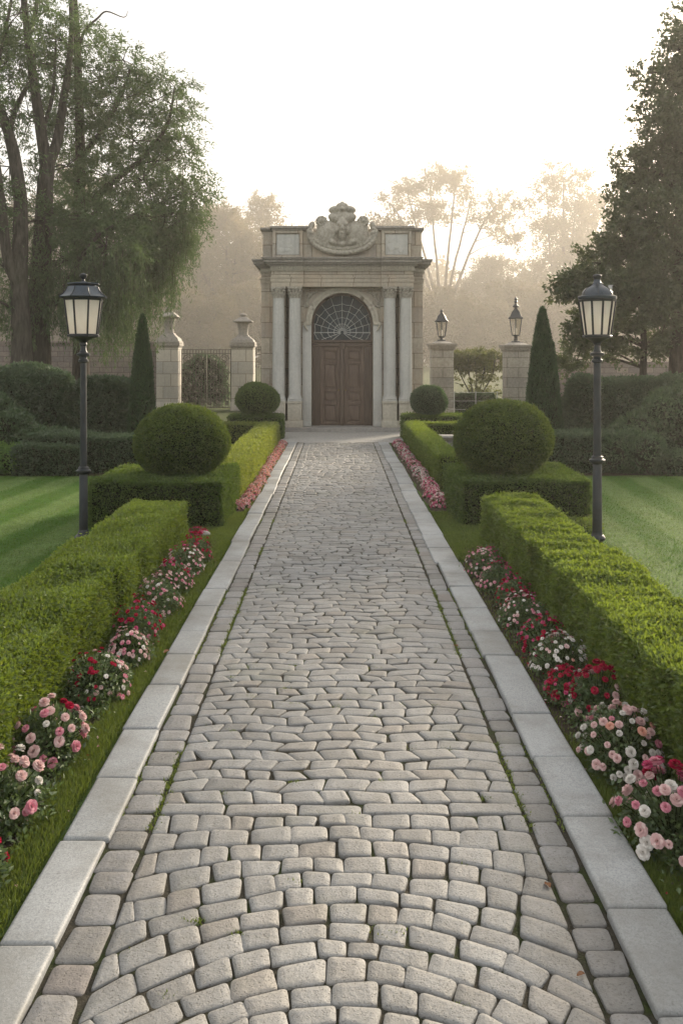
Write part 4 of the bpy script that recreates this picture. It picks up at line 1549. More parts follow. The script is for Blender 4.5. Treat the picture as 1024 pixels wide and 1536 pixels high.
def topiary(label, loc, r, dens, leaf, m, seed, flat=-.75):
    t = thing('topiary_ball', label, 'topiary', loc, 0, 'clipped topiary balls')
    L = Leaves()
    ball_leaves(L, (0, 0, r[2] * .93), r, dens, leaf, .024, seed, .06, 3.4)
    L.build('foliage', [M[m], M['core']], t)
    mb = MB(); mb.tube([(0, 0, -.5), (.01, 0, r[2] * .3), (0, .01, r[2] * .9)], [.035, .03, .02], 8); mb.build('stem', M['bark_dark'], t)
    return t


topiary('large clipped yew ball on the left square hedge', (-2.15, 12.4, .56), (.645, .645, .515), 8200, (.034, .017), 'yew', 31)
topiary('large clipped yew ball on the right square hedge', (2.26, 12.4, .55), (.68, .68, .55), 8200, (.034, .017), 'yew', 32)
topiary('small clipped ball beside the left columns of the gatehouse', (gx(386, 24.2), 24.2, .64), (.575, .575, .44), 4200, (.045, .022), 'box_dark', 33)
topiary('small flat-bottomed clipped ball beside the right columns of the gatehouse', (gx(643, 24.2), 24.2, .62), (.50, .50, .44), 4200, (.045, .022), 'shrub', 34)

# ================================================================== cypresses


def cypress(label, loc, h, rad, seed, side=None):
    t = thing('cypress_tree', label, 'cypress', loc, 0, 'columnar cypresses')
    mb = MB(); mb.tube([(0, 0, 0), (0, 0, .4), (.01, 0, h * .75)], [.07, .05, .015], 8); mb.build('trunk', M['bark_dark'], t)
    L = Leaves()

    def column(c0, h, rad, n, sd):
        z = rng.random(n) ** .8
        a = rng.uniform(0, 2 * PI, n)
        prof = rad * np.minimum(1, ((1 - z) * 1.15) ** .6) * (.86 + .14 * np.sin(z * 2.6)) * np.where(z < .08, .75 + z * 3, 1)
        rr = prof * (1 + .10 * wob(np.c_[np.cos(a), np.sin(a), z * 2.5], 4.5, sd) + .07 * wob(np.c_[np.cos(a), np.sin(a), z * 4], 10, sd + 1)) - rng.exponential(.025, n)
        rr = np.maximum(rr, 0)
        P = np.c_[rr * np.cos(a), rr * np.sin(a), z * h] + c0
        N = np.c_[np.cos(a), np.sin(a), np.full(n, .25)]
        A = unit(N * .5 + np.array([0, 0, .95]) + rdir(n) * .45)
        V, Q = leaf_quads(P, A, unit(N + rdir(n) * .5), rng.uniform(.05, .10, n), rng.uniform(.018, .03, n), .2)
        L.add(V, Q, 0)
        nu, nv = 24, 26
        a, z = np.meshgrid(np.linspace(0, 2 * PI, nu, endpoint=False), np.linspace(0, .97, nv), indexing='ij'); a = a.ravel(); z = z.ravel()
        prof = rad * np.minimum(1, ((1 - z) * 1.15) ** .6) * (.86 + .14 * np.sin(z * 2.6)) * np.where(z < .08, .75 + z * 3, 1)
        rr = np.maximum(.005, prof * (1 + .10 * wob(np.c_[np.cos(a), np.sin(a), z * 2.5], 4.5, sd)) - .055)
        i, j = np.meshgrid(np.arange(nu), np.arange(nv - 1), indexing='ij'); i2 = (i + 1) % nu
        L.add(np.c_[rr * np.cos(a), rr * np.sin(a), z * h] + c0, np.stack([i * nv + j, i2 * nv + j, i2 * nv + j + 1, i * nv + j + 1], -1).reshape(-1, 4), 1)
    column(np.zeros(3), h, rad, int(5200 * h * rad * 2 + 4000), seed)
    if side:
        for dx, dy, hh, rr in side: column(np.array([dx, dy, 0]), hh, rr, 5000, seed + 3)
    L.build('foliage', [M['cypress'], M['core']], t)
    return t


cypress('slim columnar cypress left of the iron gate behind the large left ball', (gx(214, 21.2), 21.2, 0), gz(474, 21.2), .335, 41)
cypress('broad conical cypress right of the lantern pier behind the large right ball', (gx(813, 21.4), 21.4, 0), gz(463, 21.4), .46, 42, ((.23, -.05, 2.5, .2), (-.17, .1, 2.0, .26)))

# ================================================================== loose shrubs at the lawn edges


def shrub(label, loc, lobes, dens, leaf, m, seed, group='loose shrubs at the lawn edges', lump=.09, name='garden_shrub'):
    L = Leaves()
    for i, (c, r) in enumerate(lobes):
        ball_leaves(L, np.array(c, float), r, dens, leaf, lump, seed + i * 2, .10, 3.2, -.9, .35)
    o = L.build(name, [M[m], M['core']])
    o.location = loc
    return tag(o, label, 'shrub', group)


shrub('large sprawling grey green shrub sloping down at the left edge behind the lawn', (-6.9, 18.6, 0),
      [((-1.0, .4, .75), (1.0, .9, .85)), ((-.1, .1, .55), (.8, .8, .60)), ((.75, -.1, .42), (.7, .6, .46)), ((1.5, -.2, .30), (.7, .5, .38)), ((-1.6, .6, 1.15), (.6, .6, .5)), ((-.5, .5, 1.05), (.5, .5, .4))], 900, (.085, .04), 'shrub', 51)
shrub('bright green rounded shrub at the far left edge of the lawn', (-6.1, 16.95, 0),
      [((-.5, 0, .24), (.55, .42, .34)), ((.1, -.05, .24), (.5, .4, .35)), ((-.9, .1, .26), (.5, .4, .3)), ((.45, .05, .18), (.35, .3, .26))], 1300, (.06, .03), 'shrub_bright', 61, lump=.06)
shrub('large dark green shrub at the right edge behind the lawn', (7.0, 18.4, 0),
      [((0, .3, .7), (.9, .8, .75)), ((.9, .2, .95), (.9, .8, .9)), ((-.8, .1, .5), (.7, .6, .5)), ((.7, .4, 1.45), (.6, .5, .45)), ((.1, .5, 1.1), (.6, .5, .45))], 900, (.085, .04), 'shrub', 71)
shrub('rounded mid green shrub beside the right border hedge', (5.55, 17.0, 0),
      [((-.25, 0, .35), (.45, .45, .42)), ((.15, .05, .33), (.5, .42, .38)), ((.0, .2, .55), (.4, .4, .3))], 1300, (.06, .03), 'shrub', 81, lump=.06)
shrub('low spreading green shrub at the edge of the right lawn', (6.6, 16.75, 0),
      [((-.25, 0, .22), (.55, .35, .32)), ((.45, 0, .25), (.6, .38, .34)), ((1.2, .1, .3), (.6, .4, .34))], 1300, (.06, .03), 'shrub', 91, lump=.06)
shrub('small green bush at the foot of the right lamp post', (gx(868, 11.2), 11.35, 0), [((0, 0, .06), (.32, .22, .12))], 3000, (.035, .016), 'box_near', 95, lump=.03)
# ================================================================== trees


class Tree:
    """trunk and limbs as tubes, foliage as thousands of leaf faces set along twigs"""
    def __init__(s, leaf, droop=0.0, seg=9):
        s.mb = MB(); s.L = Leaves(); s.leaf = leaf; s.droop = droop; s.stems = []; s.seg = seg

    def limb(s, pts, r0, r1, sub=4, keep=True, wav=.03):
        P = [Vector(p) for p in pts]
        out = []
        n = len(P)
        for i in range(n - 1):
            a, b, c, d = P[max(i - 1, 0)], P[i], P[i + 1], P[min(i + 2, n - 1)]
            for k in range(sub):
                u = k / sub
                q = .5 * ((2 * b) + (c - a) * u + (2 * a - 5 * b + 4 * c - d) * u * u + (3 * b - a - 3 * c + d) * u ** 3)
                out.append(q + Vector((random.gauss(0, 1), random.gauss(0, 1), 0)) * r0 * wav)
        out.append(P[-1])
        m = len(out)
        rad = [r0 + (r1 - r0) * (i / (m - 1)) ** .8 for i in range(m)]
        s.mb.tube(out, rad, s.seg if r0 > .06 else 5)
        if keep: s.stems += [(q, r) for q, r in zip(out, rad)]
        return out

    def nearest(s, c, below=.3):
        best, bd = None, 1e9
        for q, r in s.stems:
            d = (q - c).length + max(0, q.z - c.z + below) * 2.5
            if d < bd: bd, best = d, (q, r)
        return best

    def clump(s, c, r, n_spray, per, length, spread=.27, join=True, droop=None, hollow=.25, flatten=1.0):
        """a cloud of leafy twigs around c"""
        c = Vector(c); r = r if isinstance(r, tuple) else (r, r, r * .8)
        dr = s.droop if droop is None else droop
        if join and s.stems:
            q, rr = s.nearest(c)
            d = (c - q).length
            mid = q.lerp(c, .5) + Vector((random.gauss(0, .06), random.gauss(0, .06), .10)) * d
            s.limb([q, mid, c], min(rr * .55, .02 + d * .018), .008 + .002 * d, 3, False)
        nS = n_spray
        D = rdir(nS) * (rng.random((nS, 1)) ** .45 * (1 - hollow) + hollow)
        O = np.array(c) + D * np.array(r)
        ax = unit(D * np.array([1, 1, .6]) + rdir(nS) * .5 + np.array([0, 0, .25 - dr]))
        # a few bare twigs carry the sprays
        for i in range(0, nS, 9):
            e = Vector(O[i]) + Vector(ax[i]) * length * .6
            s.mb.tube([c, c.lerp(e, .5) + Vector((0, 0, .08 * r[2])), e], [.012 * (1 + length), .008 * (1 + length), .003], 4)
        t = rng.random((nS, per))
        base = O[:, None, :] + ax[:, None, :] * (t * length)[:, :, None]
        base = base + rng.normal(size=(nS, per, 3)) * (length * spread * (.35 + .65 * t))[:, :, None] * .5
        if dr: base[:, :, 2] -= dr * length * t ** 2 * .6
        P = base.reshape(-1, 3); n = len(P)
        A = unit(np.repeat(ax, per, 0) * .7 + rdir(n) * .8 + np.array([0, 0, -dr * .8]))
        V, Q = leaf_quads(P, A, rdir(n), s.leaf[0] * rng.uniform(.6, 1.3, n), s.leaf[1] * rng.uniform(.7, 1.3, n), .2)
        s.L.add(V, Q)

    def strands(s, c, r, n, per, length):
        """hanging willow strands"""
        c = np.array(c)
        O = c + rng.uniform(-1, 1, size=(n, 3)) * np.array(r)
        ln = length * rng.uniform(.5, 1.15, n)
        sway = rng.normal(0, .10, size=(n, 2))
        t = rng.random((n, per))
        P = np.empty((n, per, 3))
        P[:, :, 0] = O[:, None, 0] + sway[:, None, 0] * ln[:, None] * t ** 1.5 + rng.normal(0, .025, (n, per))
        P[:, :, 1] = O[:, None, 1] + sway[:, None, 1] * ln[:, None] * t ** 1.5 + rng.normal(0, .025, (n, per))
        P[:, :, 2] = O[:, None, 2] - ln[:, None] * t
        P = P.reshape(-1, 3); m = len(P)
        A = unit(rdir(m) * .6 + np.array([0, 0, -.9]))
        V, Q = leaf_quads(P, A, rdir(m), s.leaf[0] * rng.uniform(.7, 1.3, m), s.leaf[1] * .75 * rng.uniform(.7, 1.3, m), .2)
        s.L.add(V, Q)
        for i in range(0, n, 2):
            p0 = Vector(O[i]); s.mb.tube([p0, p0 + Vector((sway[i, 0] * .4, sway[i, 1] * .4, -.5)) * ln[i], p0 + Vector((sway[i, 0], sway[i, 1], -1)) * ln[i]], [.007, .005, .002], 3)

    def build(s, name, label, loc, leafmat, bark, group, root=None):
        """everything was laid out in world coordinates; loc becomes the base"""
        t = thing(name, label, 'tree', loc, 0, group)
        me = s.mb.mesh('trunk', 60); me.transform(Matrix.Translation(-Vector(loc)))
        link('trunk', me, M[bark], t)
        me = s.L.mesh('crown'); me.transform(Matrix.Translation(-Vector(loc)))
        link('crown', me, [M[leafmat]], t)
        return t


def W(px, py, Y): return (gx(px, Y), Y, gz(py, Y))


# ---- the willows on the left
YL = 25.5
T = Tree((.13, .036), .35)
b = W(36, 545, YL); base = (b[0], YL, 0)
T.limb([base, W(34, 560, YL), W(33, 500, YL), W(29, 430, YL), W(31, 370, YL + .1), W(31, 300, YL + .2), W(20, 225, YL + .3), W(8, 185, YL + .3), W(-14, 120, YL + .2), W(-20, -60, YL + .2)], .36, .10, 5, wav=.015)
T.limb([W(30, 430, YL - .05), W(12, 385, YL - .2), W(2, 300, YL - .4), W(-8, 220, YL - .6), W(-30, 60, YL - .8)], .19, .08, 5, wav=.015)
T.limb([W(14, 205, YL + .3), W(22, 170, YL + .2), W(40, 132, YL), W(52, 118, YL - .1)], .09, .05)
T.limb([W(-10, 120, YL), W(10, 40, YL), W(22, -30, YL)], .07, .03)
for (px, py, dy, r, ns) in ((-30, 60, 0, 1.4, 60), (10, 95, .6, 1.1, 46), (-10, 150, -.6, 1.1, 46), (15, 250, 1.0, .9, 38), (-40, 300, -.4, 1.2, 46), (5, 400, .8, 1.0, 46), (-30, 450, 1.2, 1.2, 46), (30, 20, -.5, .9, 30), (60, 330, 1.4, .9, 36)):
    T.clump((gx(px, YL + dy), YL + dy, gz(py, YL + dy)), (r * .92, r, r * .72), int(ns * 1.45), 38, .55)
T.strands(W(-15, 440, YL + .5), (1.1, .8, .5), 60, 36, 1.6)
T.build('willow_tree', 'nearest willow with two grey leaning stems at the left edge', base, 'willow', 'bark', 'willows behind the left hedge')

YM = 27.0
T = Tree((.13, .036), .35)
b = W(60, 545, YM); base = (b[0], YM, 0)
T.limb([base, W(60, 540, YM), W(58, 470, YM), W(62, 400, YM), W(66, 340, YM), W(68, 282, YM), W(72, 245, YM)], .40, .22, 5, wav=.015)
T.limb([W(71, 250, YM), W(62, 195, YM - .1), W(52, 130, YM - .2), W(44, 65, YM - .3), W(38, 15, YM - .3), W(30, -60, YM - .3)], .20, .08, 5, wav=.015)
T.limb([W(72, 248, YM), W(86, 212, YM + .2), W(95, 155, YM + .4), W(102, 110, YM + .5), W(108, 40, YM + .6), W(104, -50, YM + .6)], .19, .06, 5, wav=.015)
T.limb([W(45, 50, YM - .3), W(54, 15, YM - .2), W(60, -50, YM - .1)], .09, .04)
T.limb([W(59, 490, YM), W(76, 462, YM - .3), W(95, 438, YM - .5), W(120, 390, YM - .8), W(150, 350, YM - 1.0)], .15, .05, 5)
T.limb([W(66, 190, YM + .1), W(80, 140, YM + .5), W(84, 60, YM + .7)], .08, .03)
for (px, py, dy, r, ns) in ((60, 95, .8, 1.2, 52), (95, 60, .5, 1.0, 40), (40, 60, 1.0, 1.0, 36), (100, 160, .8, 1.1, 52), (45, 180, 1.4, .9, 36), (100, 250, 1.0, .9, 40), (85, 330, .9, 1.1, 60), (130, 330, -.3, 1.1, 60), (160, 370, -.6, 1.1, 60), (110, 390, .3, 1.1, 60), (75, 400, 1.2, 1.0, 46), (185, 330, .2, 1.0, 56), (75, 15, .2, .9, 30)):
    T.clump((gx(px, YM + dy), YM + dy, gz(py, YM + dy)), (r * .92, r, r * .72), int(ns * 1.45), 38, .55)
for (px, py, n, ln) in ((110, 400, 90, 1.9), (150, 395, 100, 2.2), (85, 430, 70, 1.5), (175, 380, 100, 2.2), (130, 430, 60, 1.4)):
    T.strands(W(px, py, YM - .3), (.75, .9, .5), n, 40, ln)
T.build('willow_tree', 'forked willow with a V shaped trunk behind the left lamp post', base, 'willow', 'bark', 'willows behind the left hedge')

YR = 29.5
T = Tree((.13, .036), .35)
b = W(122, 545, YR); base = (b[0], YR, 0)
T.limb([base, W(122, 540, YR), W(121, 440, YR), W(119, 330, YR), W(121, 230, YR), W(118, 130, YR), W(116, 60, YR), W(110, -40, YR)], .33, .08, 5, wav=.015)
T.limb([W(117, 75, YR), W(128, 45, YR - .2), W(146, 28, YR - .3), W(160, 17, YR - .3), W(186, 26, YR - .2), W(192, 16, YR - .2)], .06, .008)
T.limb([W(121, 240, YR), W(150, 200, YR), W(180, 150, YR), W(195, 105, YR)], .12, .03)
T.limb([W(120, 320, YR), W(160, 280, YR - .3), W(210, 240, YR - .4), W(250, 190, YR - .4), W(262, 130, YR - .3)], .14, .03)
T.limb([W(120, 380, YR), W(170, 340, YR - .6), W(230, 310, YR - .8), W(275, 290, YR - .9)], .12, .03)
for (px, py, dy, r, ns) in ((150, 120, .3, 1.1, 50), (185, 90, 0, .8, 34), (170, 160, -.5, 1.2, 62), (190, 125, .6, .9, 42), (145, 70, .6, .8, 26), (140, 210, .8, 1.1, 56), (200, 210, -.3, 1.2, 60), (235, 150, 0, .9, 34), (255, 120, .3, .7, 22), (245, 190, .5, 1.0, 46), (265, 165, -.3, .7, 26),
                            (160, 265, .3, 1.2, 64), (215, 270, -.6, 1.2, 64), (255, 240, 0, 1.0, 50), (275, 275, -.5, .9, 46), (292, 292, -.8, .5, 20), (180, 320, 0, 1.2, 64), (235, 325, -.6, 1.2, 64), (262, 335, -.3, .9, 46), (205, 370, .3, 1.1, 52), (240, 375, -.5, 1.0, 46), (120, 300, 1.0, 1.1, 50), (112, 180, 1.0, 1.0, 40), (95, 115, 1.2, .9, 30), (110, 50, .9, .8, 22), (268, 210, -.2, .7, 30)):
    T.clump((gx(px, YR + dy), YR + dy, gz(py, YR + dy)), (r * (.9 if py < 250 else 1), r, r * (.68 if py < 250 else .8)), int(ns * (1.4 if py < 250 else 1.6)), 40, .6)
for (px, py, n, ln) in ((235, 375, 110, 2.0), (255, 350, 90, 1.9), (205, 400, 110, 2.4), (180, 420, 90, 2.2), (155, 440, 60, 1.9), (270, 315, 50, 1.4)):
    T.strands(W(px, py, YR - .5), (.7, .9, .5), n, 40, ln)
T.build('willow_tree', 'weeping willow with the widest hanging crown left of the gatehouse', base, 'willow', 'bark_dark', 'willows behind the left hedge')

# ---- the big evergreen on the right
YE = 25.5
T = Tree((.125, .07), 0.0)
b = W(1015, 545, YE); base = (b[0], YE, 0)
T.limb([base, W(1015, 540, YE), W(1018, 420, YE), W(1022, 280, YE), W(1030, 150, YE), W(1040, 40, YE), W(1042, 0, YE)], .30, .03, 5, wav=.015)
T.limb([(base[0] - .9, YE + .5, 0), W(965, 520, YE + .5), W(960, 440, YE + .4), W(950, 380, YE + .3)], .13, .05)
ev = [(1040, 30, 0, .55, 34), (1015, 75, .2, .5, 34), (1050, 100, 0, .9, 70), (1000, 125, -.2, .55, 40), (1028, 160, .3, .7, 60), (985, 175, 0, .5, 34), (966, 112, .2, .30, 9), (1060, 200, 0, 1.0, 80), (1010, 215, -.2, .7, 60), (978, 235, .2, .55, 40), (1000, 275, -.4, .8, 70), (955, 275, .2, .5, 32), (1045, 270, .4, 1.0, 80),
      (930, 300, 0, .36, 16), (965, 320, -.2, .75, 64), (1010, 335, -.4, 1.0, 90), (935, 355, .2, .6, 44), (1060, 350, 0, 1.1, 80), (915, 250, .2, .22, 6), (900, 395, 0, .6, 44), (950, 385, -.4, .85, 80), (1000, 400, -.5, 1.0, 90), (1050, 420, -.2, 1.1, 80), (870, 430, 0, .5, 36), (850, 438, .1, .35, 16), (905, 440, -.2, .7, 60), (955, 450, -.4, .9, 80),
      (1005, 470, -.5, .9, 70), (890, 470, .2, .5, 36), (868, 505, .1, .42, 24), (925, 495, 0, .6, 40), (970, 515, 0, .6, 34), (1040, 500, 0, .9, 50), (900, 525, .3, .5, 26), (865, 540, .3, .45, 22), (1085, 280, .4, 1.1, 60), (1100, 430, .2, 1.2, 60)]
for px, py, dy, r, ns in ev:
    dy += random.uniform(-.9, .9)
    T.clump((gx(px, YE + dy), YE + dy, gz(py, YE + dy)), (r * .86, r, r * .62), int(ns * 1.15), 40, .46, .34)
T.build('evergreen_tree', 'large dark broad-leaved evergreen tree behind the right lamp post', base, 'evergreen', 'bark_dark', None)

M['olive'] = leaf_mat('olive_green_leaf', (.022, .034, .010), (.062, .078, .02), (.13, .14, .035), .32, None, 2.0)
# ---- the small clipped tree between the right piers
YS = 35.5
T = Tree((.10, .05), 0.0)
b = W(713, 620, YS); base = (b[0], YS, 0)
for k, (px, py) in enumerate(((690, 545), (702, 540), (714, 545), (726, 540), (738, 548))):
    T.limb([(base[0] + (k - 2) * .05, YS + random.uniform(-.1, .1), 0), W(713 + (px - 713) * .35, 592, YS), W(px, py + 15, YS), W(px + random.uniform(-4, 4), py - 10, YS)], .04, .015, 4)
for px in range(681, 750, 7):
    for py, r in ((536, .26), (549, .22)):
        T.clump(W(px + random.uniform(-3, 3), py + random.uniform(-3, 3), YS + random.uniform(-.5, .5)), (r, r, r * .8), 20, 20, .16, .5)
for k in range(16):
    T.clump(W(random.uniform(682, 748), random.uniform(560, 605), YS + random.uniform(-.5, .6)), .2, 7, 16, .2, .5, False)
T.build('clipped_tree', 'small multi-stemmed tree with a flat clipped crown between the right piers', base, 'olive', 'bark', None)

# ---- shrubs that show through the iron gate
shrub('tangled green shrub seen through the iron gate', (gx(300, 39.5), 39.8, 0), [((-.5, 0, .7), (.8, .5, .9)), ((.5, .1, .9), (.7, .5, .9)), ((0, .2, 1.5), (.9, .5, .8))], 420, (.12, .05), 'shrub', 101, 'shrubs beyond the gate', .14)

# ================================================================== trees far behind in the haze


def far_tree(kind, seed):
    """one distant tree around the origin; returns (trunk mesh, crown mesh)"""
    random.seed(seed)
    T = Tree((.30, .19), 0.0, 7)
    if kind == 'umbrella':      # open, wide, on fanning stems
        hgt = 24
        for k in range(6):
            a = -1.0 + 2.0 * k / 5
            x = a * 7; yy = random.uniform(-3, 3)
            T.limb([(0, 0, 0), (a * .6, yy * .1, 6), (a * 2.6, yy * .4, 12), (x * .75, yy * .8, 18), (x, yy, hgt - 1 - 3 * a * a)], .34, .06, 4, wav=.05)
        for k in range(46):
            a = random.uniform(-1, 1); d = random.uniform(-1, 1)
            z = hgt - 1.2 - 4.5 * a * a + random.uniform(-4.5, 1.2)
            r = random.uniform(1.0, 2.0)
            T.clump((a * 8.8, d * 5, z), (r, r, r * .55), 13, 30, 1.1, .6)
    elif kind == 'poplar':      # tall oval crown
        hgt = 24
        T.limb([(0, 0, 0), (.2, 0, 8), (-.1, 0, 16), (0, 0, hgt - 1)], .42, .08, 5, wav=.04)
        for s in (-1, 1): T.limb([(0, 0, 5), (s * 1.2, .4, 10), (s * 2.0, .5, 16), (s * 2.2, .4, 20)], .22, .05, 4, wav=.05)
        for k in range(60):
            z = random.uniform(7, hgt); q = 4.3 * math.sin(PI * min(1, (z - 4) / (hgt - 2.2))) ** .6 + .3
            a = random.uniform(0, 2 * PI); d = q * random.random() ** .5
            r = random.uniform(.9, 1.7)
            T.clump((math.cos(a) * d, math.sin(a) * d, z), (r, r, r * .8), 15, 30, 1.0, .6)
    elif kind == 'round':       # dense rounded crown
        hgt = 21
        T.limb([(0, 0, 0), (.3, 0, 5), (0, 0, 11), (0, 0, 18)], .5, .08, 5, wav=.04)
        for k in range(5):
            a = 2 * PI * k / 5; T.limb([(0, 0, 6), (math.cos(a) * 2.5, math.sin(a) * 2.5, 10), (math.cos(a) * 5, math.sin(a) * 5, 14)], .24, .05, 4, wav=.05)
        for k in range(85):
            D = rdir(1)[0]; q = random.random() ** .4
            r = random.uniform(1.1, 2.0)
            T.clump((D[0] * 6.4 * q, D[1] * 6.4 * q, 12.5 + D[2] * 7.6 * q), (r, r, r * .75), 16, 32, 1.0, .6)
    else:                       # low bushy understorey tree
        hgt = 11
        for k in range(4): T.limb([(0, 0, 0), (random.uniform(-.6, .6), random.uniform(-.6, .6), 3), (random.uniform(-3, 3), random.uniform(-2, 2), 8)], .2, .05, 4, wav=.05)
        for k in range(70):
            D = rdir(1)[0]; q = random.random() ** .4
            r = random.uniform(1.0, 1.8)
            T.clump((D[0] * 5.2 * q, D[1] * 4.5 * q, 5.2 + D[2] * 5.2 * q), (r, r, r * .75), 15, 32, .9, .6, q > .6)
    return T


FAR = {}
seeds = iter(range(200, 230))


def plant(kind, px, Y, hscale, label, wscale=1.0, rz=None):
    Y *= 2.0; hscale *= 2.0
    v = (kind, len([k for k in FAR if k[0] == kind]) if len([k for k in FAR if k[0] == kind]) < (2 if kind != 'umbrella' else 1) else random.randrange(2 if kind != 'umbrella' else 1))
    loc = (gx(px, Y), Y, 0)
    if v not in FAR:
        T_ = far_tree(kind, next(seeds))
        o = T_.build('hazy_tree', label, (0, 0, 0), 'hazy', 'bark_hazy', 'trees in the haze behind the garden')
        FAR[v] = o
    else:
        o = copy_tree(FAR[v]); o['label'] = label
    o.location = loc; o.rotation_euler = (0, 0, rz if rz is not None else random.uniform(0, 6.28))
    o.scale = (hscale * wscale, hscale * wscale, hscale)
    return o


plant('umbrella', 662, 112, 1.0, 'open crowned hazy tree on fanning stems just right of the gatehouse', 1.0, 0)
plant('poplar', 845, 108, .98, 'tall oval hazy tree left of the big evergreen')
plant('round', 340, 104, .93, 'rounded hazy tree standing highest between the willows and the gatehouse')
plant('round', 283, 112, .86, 'rounded hazy tree partly behind the hanging willow crown')
plant('poplar', 392, 120, .92, 'slender hazy tree directly left of the gatehouse')
plant('poplar', 905, 118, .93, 'tall hazy tree whose crown touches the big evergreen')
plant('round', 735, 118, .72, 'lower rounded hazy tree right of the open crowned tree')
plant('round', 795, 122, .70, 'lower rounded hazy tree beneath the tall oval tree')
plant('round', 560, 125, .66, 'rounded hazy tree hidden behind the gatehouse roof')
plant('round', 200, 115, .95, 'hazy tree seen through the middle willow')
plant('poplar', 110, 110, 1.0, 'tall hazy tree seen between the willow stems')
plant('round', 20, 112, 1.0, 'hazy tree behind the leaning willow stems at the left edge')
plant('round', 970, 115, .9, 'hazy tree behind the big evergreen tree')
plant('poplar', 460, 128, .8, 'slender hazy tree behind the left half of the gatehouse')
plant('round', 1060, 112, .9, 'hazy tree at the right edge behind the big evergreen')
for px, Y, hs_, lab in ((300, 78, .62, 'low hazy bush behind the urn finials of the iron gate'), (250, 84, .75, 'low hazy bush behind the left cypress'), (365, 86, .72, 'low hazy bush between the iron gate and the gatehouse'),
                       (180, 80, .75, 'low hazy bush under the hanging willow strands'), (100, 82, .75, 'low hazy bush behind the left lamp post'), (20, 84, .8, 'low hazy bush at the left edge behind the willow stems'),
                       (665, 88, .75, 'low hazy bush behind the small pier lantern'), (720, 80, .6, 'low hazy bush above the small clipped tree'), (780, 86, .75, 'low hazy bush behind the tall pier lantern'),
                       (840, 84, .75, 'low hazy bush left of the big evergreen'), (910, 82, .7, 'low hazy bush behind the right lamp post'), (990, 84, .75, 'low hazy bush at the right edge behind the evergreen trunk'),
                       (500, 95, .8, 'low hazy bush hidden behind the gatehouse'), (590, 95, .8, 'low hazy bush hidden behind the right half of the gatehouse')):
    plant('bush', px, Y, hs_, lab)
# a far wood closes the horizon
L = Leaves()
n = 60000
x = rng.uniform(-190, 190, n); hmax = 29 + 5 * np.sin(x * .07) + 4 * np.sin(x * .2 + 1) + 2 * np.sin(x * .55)
z = hmax * rng.random(n) ** .8
P = np.c_[x, rng.uniform(310, 340, n), z]
L.add(*leaf_quads(P, rdir(n), rdir(n), rng.uniform(1.2, 2.6, n), rng.uniform(.8, 1.6, n), .2))
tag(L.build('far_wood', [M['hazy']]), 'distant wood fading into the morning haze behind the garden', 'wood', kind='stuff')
random.seed(77)
# ================================================================== roses along the near beds


def bloom_mesh(name, rings, seed):
    """a cupped ball of overlapping petals, radius 1"""
    g = np.random.default_rng(seed)
    L = Leaves()
    for (cnt, tilt, rad, size) in rings:
        for k in range(cnt):
            a = 2 * PI * (k + g.uniform(-.25, .25)) / cnt + tilt * 3
            tl = tilt + g.normal(0, .10)
            d = np.array([math.cos(a) * math.cos(tl), math.sin(a) * math.cos(tl), math.sin(tl)])
            side = np.array([-math.sin(a), math.cos(a), 0]); upv = np.cross(d, side)
            u, v = np.meshgrid(np.linspace(-1, 1, 4), np.linspace(0, 1, 4), indexing='ij')
            w_ = size * (.35 + .65 * np.sin(PI * np.clip(v * .62 + .18, 0, 1)))
            P = d[None, None] * (rad * (.25 + .75 * v) - .10 * rad * (u * u))[..., None] + side * (u * w_)[..., None] + (-upv if tl < 1.2 else upv)[None, None] * (-size * .8 * v * (1 - .5 * v) + size * .55 * v)[..., None]
            P = P + g.normal(0, .018, P.shape)
            L.add(P.reshape(-1, 3), grid_quads(4, 4))
    V = np.concatenate(L.V); V[:, 2] *= .8
    L.V = [V]
    L.Q = [np.concatenate(L.Q)]; L.M = [np.concatenate(L.M)]
    return L.mesh(name, True)


B_BIG = [bloom_mesh('bloom', ((9, -.35, .98, .40), (9, .1, 1.0, .40), (8, .5, .98, .36), (6, .9, .95, .30), (4, 1.25, .9, .24)), 300 + k) for k in range(3)]
B_SMALL = [bloom_mesh('blossom', ((6, .0, 1.0, .5), (6, .45, .95, .42), (4, .95, .85, .34)), 310 + k) for k in range(3)]
for me in B_BIG + B_SMALL: me.materials.append(M['p_pale'])


def rose_foliage(r, h, dens, leaf, seed):
    L = Leaves()
    n = int(dens)
    D = rdir(n); D[:, 2] = np.abs(D[:, 2]) * 1.0 - .15
    q = rng.random((n, 1)) ** .35
    P = D * q * np.array([r, r, h * .86]) * (1 + .22 * wob(D, 3.2, seed)[:, None]) + np.array([0, 0, .05])
    P[:, 2] = np.maximum(P[:, 2], .012)
    A = unit(D * .7 + rdir(n) * .8 + np.array([0, 0, -.1]))
    L.add(*leaf_quads(P, A, unit(rdir(n) * .7 + np.array([0, 0, .8])), leaf[0] * rng.uniform(.6, 1.3, n), leaf[1] * rng.uniform(.7, 1.3, n), .18))
    return L


